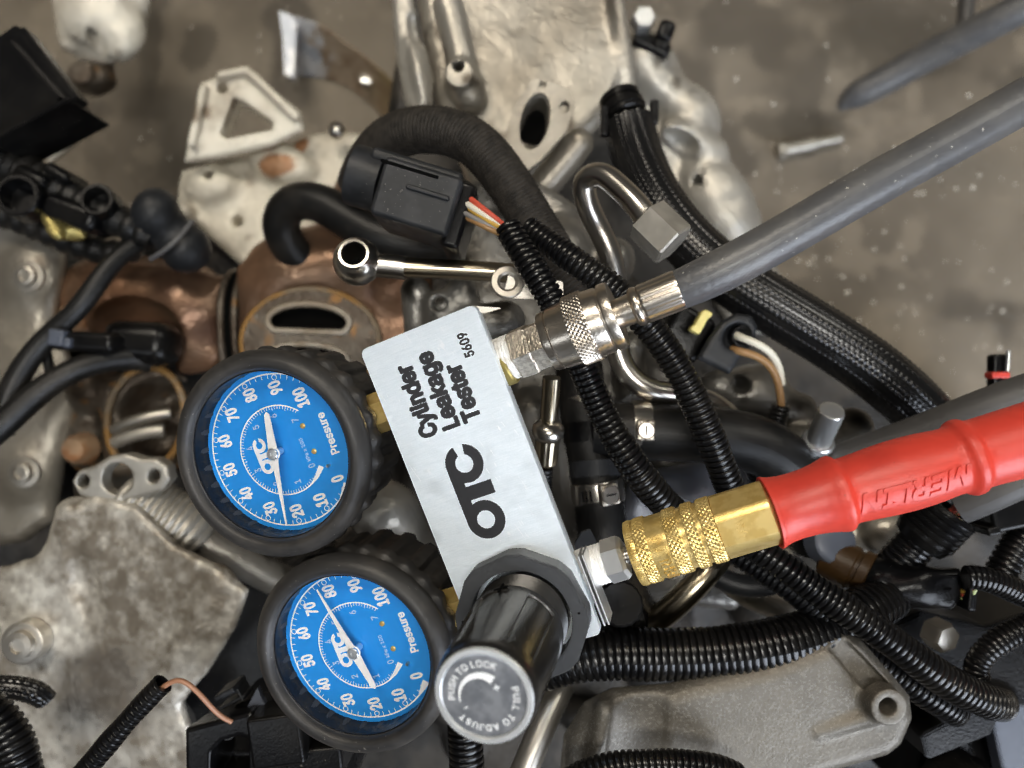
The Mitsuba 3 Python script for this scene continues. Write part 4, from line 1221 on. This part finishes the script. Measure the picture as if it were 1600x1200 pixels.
# rubber elbow, tee and hose clamps
hose('rubber_elbow', [(930, 672, -72, 84), (985, 674, -70, 88), (1060, 676, -68, 90), (1130, 682, -66, 90), (1190, 698, -66, 90), (1235, 730, -68, 90), (1262, 775, -76, 88), (1275, 840, -92, 84)], 'rubber_black', 'black rubber elbow hose under the loom, bending behind the red grip', 'hose', seg=40)
hose('rubber_tee', [(905, 575, -84, 74), (912, 640, -78, 76), (922, 700, -76, 76), (934, 770, -72, 78), (944, 840, -70, 80), (960, 900, -72, 80), (985, 950, -80, 76)], 'rubber_black', 'black rubber hose running down beside the block edge', 'hose', seg=40)


def clamp(px, py, z, ax_, dia, width, scr, label):
    t = thing('hose_clamp', label, 'hose clamp', 'steel hose clamps')
    c = P(px, py, z)
    r = mm(dia, z) / 2
    a, x, y = frame(ax_)
    obj('band', lathe(c - a * width / 2, a, [(0, r - .8), (0, r), (width * .08, r + .35), (width * .92, r + .35), (width, r), (width, r - .8)], 64, close=False), 'steel', 35, t)
    if scr is not None:
        d = math.cos(scr) * x + math.sin(scr) * y
        e = np.cross(a, d)
        o = c + d * (r + 1.2)
        obj('screw_housing', rbox(o, (width * .95, 8.5, 3.4), np.array([a, e, d]), .9), 'nickel_cast', 30, t)
        sc = obj('screw', lathe(o + d * .6, d, [(0, width * .44), (1.6, width * .44), (2.0, width * .38)], 28), 'nickel', 35, t)
        obj('slot', rbox(o + d * 2.55, (width * .5, .7, .5), np.array([e, a, d]), .2), 'hole_black', 30, sc)
        for k in range(3):
            obj('band_hole', rbox(c + (math.cos(scr + .65 + .16 * k) * x + math.sin(scr + .65 + .16 * k) * y) * (r + .3), (width * .5, .9, .4), np.array([a, np.cross(a, math.cos(scr + .65 + .16 * k) * x + math.sin(scr + .65 + .16 * k) * y), math.cos(scr + .65 + .16 * k) * x + math.sin(scr + .65 + .16 * k) * y]), .18), 'hole_black', 30, t)


clamp(1000, 672, -70, (1, -.02, 0), 90, 8.0, math.pi / 2 - .05, 'worm drive clamp round the black rubber elbow')
clamp(934, 768, -72, (.15, -1, 0), 80, 9.5, math.pi / 2 - .28, 'worm drive clamp round the hose beside the block, lower one')
clamp(914, 632, -79, (.12, -1, 0), 78, 9.0, None, 'plain steel band round the hose beside the block, upper one')
hose('cloth_tape', [(918, 660, -77, 82), (921, 690, -76, 82)], 'plastic_black', 'wide black collar between the two clamps', 'collar')
hose('cloth_tape', [(930, 720, -74, 84), (932, 745, -73, 84)], 'plastic_slate', 'dark slate collar just above the lower clamp', 'collar')

# oxygen sensor like rod
rd = thing('steel_rod', 'shiny steel rod with a rounded collar standing beside the block', 'rod')
ra, rb_ = P(862, 590, -44), P(852, 735, -56)
obj('shaft', lathe(ra, rb_ - ra, [(0, 3.6), (17, 3.6), (17.6, 2.9), (19, 2.9)], 40), 'steel_bronze', 45, rd)
obj('collar', lathe(ra, rb_ - ra, [(18, 3), (19, 5), (20.4, 6.3), (22.5, 6.6), (24.5, 6.2), (26, 5.2)], 40), 'steel', 60, rd)
obj('crimp', lathe(ra, rb_ - ra, [(25.5, 5.2), (28, 5.0), (36, 4.7), (37, 3.8)], 60, lobes=lambda th, t: 1 - .05 * np.clip(np.cos(8 * th), 0, 1)), 'steel_bronze', 45, rd)
obj('cable', tube([P(851, 730, -56), P(850, 780, -62), P(862, 830, -74)], 3.6, step=.4, prof=corr(1.8, .5), seg=20)[0], 'loom_black', 45, rd)

# plug with the white and brown wires
pg = thing('sensor_plug', 'dark slate plug with a white and a brown wire, yellow clip beside it', 'connector')
m = casting([e_ext([(1090, 560), (1108, 528), (1128, 502), (1152, 488), (1176, 492), (1186, 510), (1180, 530), (1160, 556), (1142, 586)], -92, -66, 2.5, draft=.2)], [e_ell(P(1152, 526, -66), (6.4, 5.6, 9), 30)], h=.8, kc=.8)
obj('housing', m, 'plastic_slate', 45, pg)
obj('socket', lathe(P(1152, 528, -78), EZ, [(0, 5.2), (9, 5.2), (9.5, 4.8), (9.5, 3.8), (4, 3.6), (4, .001)], 40), 'plastic_black', 35, pg)
obj('wire', tube([P(1152, 524, -74), P(1160, 528, -66), P(1180, 536, -64), P(1204, 552, -66), P(1217, 575, -70), P(1221, 600, -74)], mm(12, -66) / 2, seg=16)[0], 'wire_white', 45, pg)
obj('wire', tube([P(1146, 546, -74), P(1156, 549, -66), P(1180, 556, -66), P(1204, 574, -68), P(1217, 605, -72), P(1221, 640, -78)], mm(12, -66) / 2, seg=16)[0], 'wire_brown', 45, pg)
obj('yellow_clip', join(pbox(1096, 503, 14, 34, -72, -66, 28, .7), pbox(1088, 515, 16, 9, -72, -66, 28, .6), pbox(1106, 490, 14, 9, -72, -66, 28, .6)), 'clip_yellow', 30, pg)
obj('mount_body', pbox(1075, 520, 70, 78, -110, -80, 30, 3), 'plastic_black', 30, pg)

# dowel, third hose, loose things on the right
dw = thing('dowel_bolt', 'bright zinc dowel pin with a rounded end and a flange', 'bolt')
da, db = P(1278, 690, -64), P(1310, 620, -44)
obj('pin', lathe(da, db - da, [(-4, 5.2), (18.5, 5.2), (19.6, 4.8), (20, 3.8), (20, .001)], 40), 'zinc', 45, dw)
obj('flange', lathe(da, db - da, [(-2, 6.4), (-1.2, 6.8), (.6, 6.8), (1.2, 6.3)], 40), 'zinc', 40, dw)
hose('dark_hose', [(1270, 742, -74, 52), (1330, 715, -66, 54), (1420, 684, -56, 58), (1510, 650, -46, 62), (1620, 612, -38, 66)], 'rubber_grey_dark', 'dark grey rubber hose just behind the red grip', 'hose', seg=40)
tb = thing('grey_tube', 'blurred grey tube with a cut point lying high on the floor at the top right', 'tube')
m, uv = tube([(*P(1312, 170, -330), 2.5), (*P(1326, 156, -328), 8), (*P(1360, 137, -322), 10.6), (*P(1420, 104, -310), 11), (*P(1500, 62, -290), 11), (*P(1640, -12, -260), 11)], seg=32)
obj('barrel', m, 'rubber_grey', 45, tb)
obj('branch', tube([P(1512, -30, -300), P(1509, 20, -300), P(1504, 60, -300)], mm(24, -300) / 2)[0], 'rubber_grey_dark', 45, tb)
bt_ = thing('floor_bolt', 'small silver bolt lying on the concrete at the upper right', 'bolt')
fa, fb_ = P(1220, 236, -394), P(1312, 216, -394)
obj('shank', lathe(fa, fb_ - fa, [(0, 5.5), (30, 5.5), (30.5, 3.8), (52, 3.8)], 24), 'galvanised', 40, bt_)
obj('head', lathe(fa, fb_ - fa, [(-3, 7), (3, 7), (3.4, 5)], 6), 'galvanised', 30, bt_)
rp = thing('red_band_plug', 'little black plug with a red band at the right edge', 'plug')
obj('plug_body', pbox(1565, 582, 26, 58, -96, -90, 0, 1.5), 'plastic_black', 30, rp)
obj('red_band', pbox(1565, 586, 29, 10, -95, -88.5, 0, .8), 'red_rubber', 30, rp)
obj('glint_pin', tube([P(1576, 548, -88), P(1574, 580, -88)], .9)[0], 'zinc', 45, rp)

# floor grit
gm = []
for k in range(190):
    if k < 110: a, b = RNG.uniform(1160, 1600), RNG.uniform(230, 620)
    else: a, b = RNG.uniform(0, 1600), RNG.uniform(0, 400)
    s_ = RNG.uniform(.5, 1.5) * (1.3 if k % 9 == 0 else 1)
    o = trimesh.creation.icosphere(1, radius=s_)
    o.vertices = o.vertices * RNG.uniform(.6, 1.2, 3) + P(a, b, -399.6)
    gm.append(o)
obj('floor_grit', join(*gm), 'grit_white', False, label='pale grit and chips scattered over the concrete', kind='stuff', cat='grit')

# left side harness
bl = thing('left_harness', 'tangled black harness with round sockets at the left edge', 'wiring harness')
obj('trunk', tube(pxpath([(-40, 235, -150, 60), (20, 262, -146, 60), (75, 290, -142, 54), (130, 318, -140, 52), (185, 345, -140, 50), (240, 372, -142, 44)]), seg=28, prof=lambda s: .9 * np.sin(s * .9) + .5 * np.sin(s * 2.3))[0], 'rubber_black', 60, bl)
obj('trunk', tube(pxpath([(-40, 320, -160, 50), (40, 345, -158, 44), (110, 375, -156, 44), (160, 392, -156, 40), (215, 385, -154, 36)]), seg=24, prof=lambda s: .8 * np.sin(s * .7))[0], 'rubber_black', 60, bl)
for a, b, z, hw in ((48, 318, -122, 34), (168, 325, -124, 26)):
    obj('socket', lathe(P(a, b, z - 14), unit([.12, .1, 1]), [(0, mm(hw, z)), (13, mm(hw, z)), (14, mm(hw * .93, z)), (14, mm(hw * .76, z)), (4, mm(hw * .7, z)), (4, .001)], 40), 'plastic_black', 35, bl)
obj('socket_body', join(pbox(105, 330, 90, 40, -150, -126, 22, 4), pbox(40, 280, 60, 40, -150, -130, 25, 4), pbox(85, 268, 46, 20, -150, -128, 30, 3)), 'plastic_black', 30, bl)
obj('yellow_tape', casting([e_ell(P(84, 352, -134), (4, 9, 5), 30), e_ell(P(112, 360, -140), (9, 4, 4), -20)], h=.8, noise=((1.2, 5),)), 'brass_dull', 60, bl)
cp_ = thing('breather_dome', 'glossy rounded black cap above the copper manifold', 'cap')
obj('dome', casting([e_ell(P(243, 333, -140), (11.5, 13, 12), -20), e_cap(P(245, 340, -146), P(290, 388, -150), 10, 13)], k=5, h=.9), 'plastic_slate', 60, cp_)
obj('rim', tube([P(235, 405, -132), P(268, 382, -130), P(300, 345, -134)], 1.3)[0], 'rubber_grey', 45, cp_)
hose('cable', [(250, 362, -150, 30), (212, 382, -142, 30), (178, 410, -136, 30), (148, 448, -132, 32), (118, 486, -130, 32), (82, 520, -130, 34), (45, 562, -128, 36), (18, 610, -126, 38), (0, 680, -124, 40)], 'rubber_black', 'long black cable crossing the copper manifold at left', 'cable', group='black cables at left')
hose('cable', [(235, 560, -150, 44), (170, 562, -138, 40), (118, 578, -130, 38), (70, 606, -126, 40), (30, 640, -122, 42), (-30, 690, -118, 44)], 'rubber_black', 'short thick black cable below the small blue tag at left', 'cable', group='black cables at left')
hose('cable', [(66, 520, -132, 16), (76, 570, -136, 16), (84, 610, -140, 16)], 'rubber_black', 'thin black cable strap between two thicker cables at left', 'cable', group='black cables at left')
cn = thing('tagged_connector', 'black connector with a small pale blue tag at left', 'connector')
obj('connector_body', join(pbox(125, 533, 100, 32, -148, -126, 3, 3), pbox(205, 535, 110, 70, -165, -138, 3, 8)), 'plastic_black', 30, cn)
obj('blue_tag', join(pbox(86, 527, 24, 26, -130, -122, 8, 1), pbox(103, 535, 11, 16, -130, -123, 8, 1)), 'plastic_blue_grey', 30, cn)
hose('black_elbow', [(480, 410, -160, 54), (452, 385, -150, 56), (440, 345, -142, 58), (458, 318, -136, 58), (500, 318, -132, 60), (548, 345, -130, 64), (600, 372, -128, 68), (650, 385, -130, 72), (720, 392, -140, 70)], 'rubber_black', 'matt black elbow hose between the pale mount and the banjo fitting', 'hose', seg=36)

# flanged bellows pipe at left
fp = thing('bellows_pipe', 'galvanised pipe with a two bolt flange and a ribbed bellows', 'pipe')
m = casting([e_ext([(110, 752), (122, 735), (148, 727), (172, 712), (198, 708), (222, 716), (246, 716), (262, 728), (266, 748), (252, 768), (222, 777), (190, 786), (150, 786), (120, 774)], -99, -90, 1.8, draft=0, tilt=(0, .12))],
            [e_ell(P(183, 748, -90), (6.8, 7.4, 30), -30), e_ell(P(129, 752, -90), (2.6, 3.3, 30), -30), e_ell(P(240, 744, -90), (2.6, 3.2, 30), -30)], kc=.6, h=.8)
obj('flange', m, 'galvanised', 50, fp)
obj('bore', lathe(P(185, 752, -122), EZ, [(0, 8.8), (24, 8.8)], 32, close=False), 'steel_dull', 45, fp)
obj('bellows', tube(pxpath([(205, 775, -106, 98), (225, 788, -106, 98), (260, 808, -108, 94), (295, 830, -110, 90), (308, 840, -112, 70)]), step=.35, seg=48, prof=lambda s: 1.1 * np.abs(np.sin(s * math.pi / 3.1)) - .6)[0], 'galvanised', 60, fp)
obj('pipe', tube(pxpath([(295, 828, -110, 52), (330, 850, -112, 52), (380, 878, -114, 52), (440, 908, -120, 52), (500, 930, -126, 50)]), seg=32)[0], 'cast_grey', 45, fp)

# connector group at the bottom
bk = thing('bottom_connector', 'black connector blocks with an open tube below the lower gauge', 'connector')
m = casting([e_ext([(288, 1140), (394, 1112), (402, 1240), (290, 1240)], -70, -34, 1.2, draft=.1)], [e_ext([(326, 1230), (328, 1178), (345, 1160), (372, 1152), (386, 1158), (388, 1230)], -60, -33, .4, draft=0)], h=.8, kc=.5)
obj('left_block', m, 'plastic_black', 45, bk)
obj('right_block', join(pbox(430, 1160, 84, 82, -70, -30, -8, 1.5), pbox(490, 1195, 90, 50, -72, -36, -5, 1.5), pbox(412, 1105, 90, 40, -74, -46, -22, 1.5)), 'plastic_black', 30, bk)
obj('open_tube', lathe(P(376, 1118, -58), unit([.1, .1, 1]), [(0, 3.0), (20, 3.0), (20.4, 2.8), (20.4, 2.3), (4, 2.2), (4, .001)], 32), 'plastic_slate', 35, bk)
obj('clip_loop', join(pbox(350, 1086, 34, 9, -50, -36, -28, .7), pbox(362, 1098, 46, 4, -50, -40, -28, .4), pbox(374, 1085, 4, 24, -50, -40, -28, .4)), 'plastic_slate', 30, bk)
obj('pale_tab', plate([(386, 1105), (402, 1075), (408, 1090), (424, 1118), (400, 1122)], -46, -43, .4, .3), 'plastic_blue_grey', 30, bk)
obj('bottom_pipe', tube([P(878, 1070, -60), P(850, 1130, -52), P(815, 1215, -46)], mm(42, -52) / 2, seg=32)[0], 'steel_dull', 45, label='dull steel pipe running down to the bottom edge beside the knob', cat='pipe')

# bits under the couplers
obj('blue_cover', casting([e_ext([(985, 745), (1100, 720), (1170, 735), (1185, 830), (1120, 880), (1010, 870), (975, 810)], -130, -96, 6), e_ell(P(1080, 790, -98), (16, 14, 6), 30)], h=1.2, noise=((.5, 14),)), 'blue_metal', 60, label='blue grey cover seen between the looms above the brass coupler', cat='cover')
obj('oil_cap', join(lathe(P(966, 945, -62), unit([-.1, .3, 1]), [(0, 8), (0, 9.4), (26, 8.6), (27, 7.8), (27, .001)], 36, lobes=lambda th, t: 1 + .02 * np.cos(18 * th)), lathe(P(972, 975, -60), unit([-.1, .3, 1]), [(0, 9), (0, 10.4), (3, 10.4), (4, 9.4)], 36)), 'plastic_black', 40, label='small black ribbed cap below the taped plug', cat='cap')
obj('tinted_pipe', tube([P(1000, 985, -80), P(1050, 950, -72), P(1095, 905, -70), P(1130, 860, -76)], mm(42, -72) / 2, seg=32)[0], 'steel_bronze', 45, label='heat tinted pipe under the brass coupler', cat='pipe')
obj('dark_bend', tube([P(1090, 850, -84), P(1130, 905, -78), P(1190, 915, -76), P(1240, 880, -84)], mm(34, -78) / 2, seg=28)[0], 'plastic_slate', 45, label='dark curved pipe beneath the brass hexagon', cat='pipe')
obj('rubber_flap', plate([(898, 850), (908, 832), (922, 826), (934, 850), (940, 872), (905, 880)], -22, -20, .6, 1), 'plastic_slate', 30, label='thin dark rubber flap above the taped plug', cat='flap')

# lower right corner
ij = thing('amber_sensor', 'black plug body with amber band, orange and yellow wires', 'connector')
sa, sb = P(1300, 872, -72), P(1372, 908, -62)
obj('amber_band', lathe(sa, sb - sa, [(-4, 7), (-3, 9), (9, 9.6), (9.5, 8.6), (11, 8.6), (11.4, 9.8), (15, 9.9), (15.4, 9)], 40), 'amber', 40, ij)
obj('plug_body', casting([e_cap(P(1372, 905, -62), P(1430, 915, -58), 9, 8), e_ext([(1390, 925), (1440, 892), (1505, 890), (1510, 935), (1490, 956), (1420, 948)], -76, -52, 3, draft=.2)], h=.9, k=5), 'plastic_black', 45, ij)
obj('collar', rbox(P(1502, 922, -56), (4, 13, 17), (unit([1, -.1, 0]), unit([.1, 1, 0]), EZ), 1.2), 'plastic_black', 30, ij)
obj('latch_slot', rbox(P(1472, 921, -50.5) + EZ * -1.2, (9, .9, .8), (unit([1, -.05, 0]), unit([.05, 1, 0]), EZ), .3), 'hole_black', 30, ij)
for dy, mt in ((0, 'wire_yellow'), (5, 'wire_red'), (11, 'wire_green')):
    obj('wire', tube([P(1500, 920 + dy, -54), P(1512, 925 + dy, -50), P(1522, 918 + dy * .5, -48), P(1532, 905, -46)], .95, seg=12)[0], mt, 45, ij)
lc = thing('wide_coupling', 'wide black ribbed coupling with a loom and red wires under the grip', 'coupling')
l1, l2 = P(1398, 884, -66), P(1478, 800, -56)
obj('loom_end', tube([l1 - (l2 - l1) * .1, l1 + (l2 - l1) * .25, l1 + (l2 - l1) * .5], mm(62, -62) / 2, step=.28, prof=corr(2.6, .9), seg=32)[0], 'loom_black', 45, lc)
L = np.linalg.norm(l2 - l1)
obj('coupling_body', lathe(l1, l2 - l1, [(L * .45, 6), (L * .47, 10.5), (L * .6, 12)] + sum([[(L * (.6 + .09 * k), 12.4), (L * (.66 + .09 * k), 12.6), (L * (.67 + .09 * k), 11.9)] for k in range(5)], []) + [(L * 1.08, 11), (L * 1.08, 8), (L * .9, 8)], 48), 'plastic_black', 35, lc)
for k, mt in enumerate(('wire_red', 'wire_brown', 'wire_red', 'wire_yellow', 'wire_white')):
    obj('wire', tube([P(1470 + 4 * k, 812 - 3 * k, -58), P(1492 + 6 * k, 795 + k, -54), P(1520 + 8 * k, 772 + 7 * k, -56), P(1550 + 8 * k, 745 + 9 * k, -60)], 1.5, seg=12)[0], mt, 45, lc)
obj('bolt_head', lathe(P(1456, 986, -60), unit([.3, -.1, 1]), [(0, 6.4), (7, 6.4), (8.6, 5.4), (9, 3), (9, .001)], 6), 'steel_dull', 40, label='pale round bolt head under the black plug at the lower right', cat='bolt')
hose('grey_drain_hose', [(1500, 790, -50, 56), (1545, 772, -44, 56), (1590, 752, -40, 56), (1650, 730, -38, 56)], 'rubber_grey_dark', 'dark grey hose under the red grip at the right edge', 'hose')
obj('relay_block', join(pbox(1580, 800, 60, 60, -80, -50, -12, 2), pbox(1560, 775, 30, 20, -70, -46, -12, 1), pbox(1555, 830, 22, 14, -70, -50, -12, 1)), 'plastic_black', 30, label='stepped black relay block at the right edge below the grip', cat='relay')
m = join(plate([(1370, 985), (1440, 955), (1540, 980), (1640, 950), (1640, 1260), (1420, 1260), (1445, 1170), (1440, 1080)], -110, -72, 3, 3), plate([(1440, 1150), (1545, 1095), (1560, 1130), (1550, 1150), (1450, 1190)], -80, -52, 2, 2))
obj('plastic_base', m, 'plastic_black', 30, label='black plastic base in the lower right corner', cat='base')
obj('blue_tray', plate([(1548, 1115), (1590, 1100), (1640, 1110), (1640, 1260), (1580, 1260)], -66, -58, 1.5, 2), 'plastic_blue_grey', 30, label='blue grey flat tray at the right edge, bottom corner', cat='tray')
cpk = thing('ribbed_cap', 'black fluted cap at the bottom right edge', 'cap')
obj('cap_body', lathe(P(1490, 1235, -64), EZ, [(0, 17), (14, 16), (17, 13), (17.5, 6), (17.5, .001)], 72, lobes=lambda th, t: 1 + .035 * np.cos(14 * th)), 'plastic_black', 45, cpk)
obj('blue_plug', lathe(P(1288, 846, -74), unit([.2, .2, 1]), [(0, 10), (8, 9.6), (9.5, 8), (9.8, 3), (9.8, .001)], 36), 'plastic_blue_grey', 40, label='round blue grey plug just below the red grip', cat='plug')
obj('inner_casting', casting([e_ext([(1200, 860), (1300, 830), (1420, 800), (1400, 850), (1330, 900), (1240, 920)], -130, -96, 5), e_ell(P(1390, 830, -92), (12, 10, 8)), e_ell(P(1215, 935, -86), (26, 9, 10), -15)], h=1.3, noise=((.6, 10),)), 'cast_tan', 60, label='small tan casting in the gap below the red grip', cat='casting')
obj('left_lug', casting([e_cap(P(690, 480, -90), P(690, 520, -92), 8), e_cap(P(650, 455, -96), P(655, 520, -98), 7), e_ell(P(720, 470, -94), (8, 12, 8)), e_cap(P(720, 510, -90), P(790, 500, -92), 9)], [e_cyl(P(690, 478, -96), EZ, 40, 3.4)], k=4, h=1.0, noise=((.6, 8),)), 'cast_grey', 60, label='grey cast lugs just above the top edge of the block', cat='lug')

obj('round_casting', casting([e_ell(P(600, 800, -104), (17, 15, 16)), e_ell(P(640, 850, -112), (14, 16, 14)), e_ell(P(560, 770, -112), (14, 12, 12))], k=8, h=1.2, noise=((.7, 9),)), 'cast_tan', 60, label='rounded tan casting glimpsed between the two gauges and the block', cat='casting')
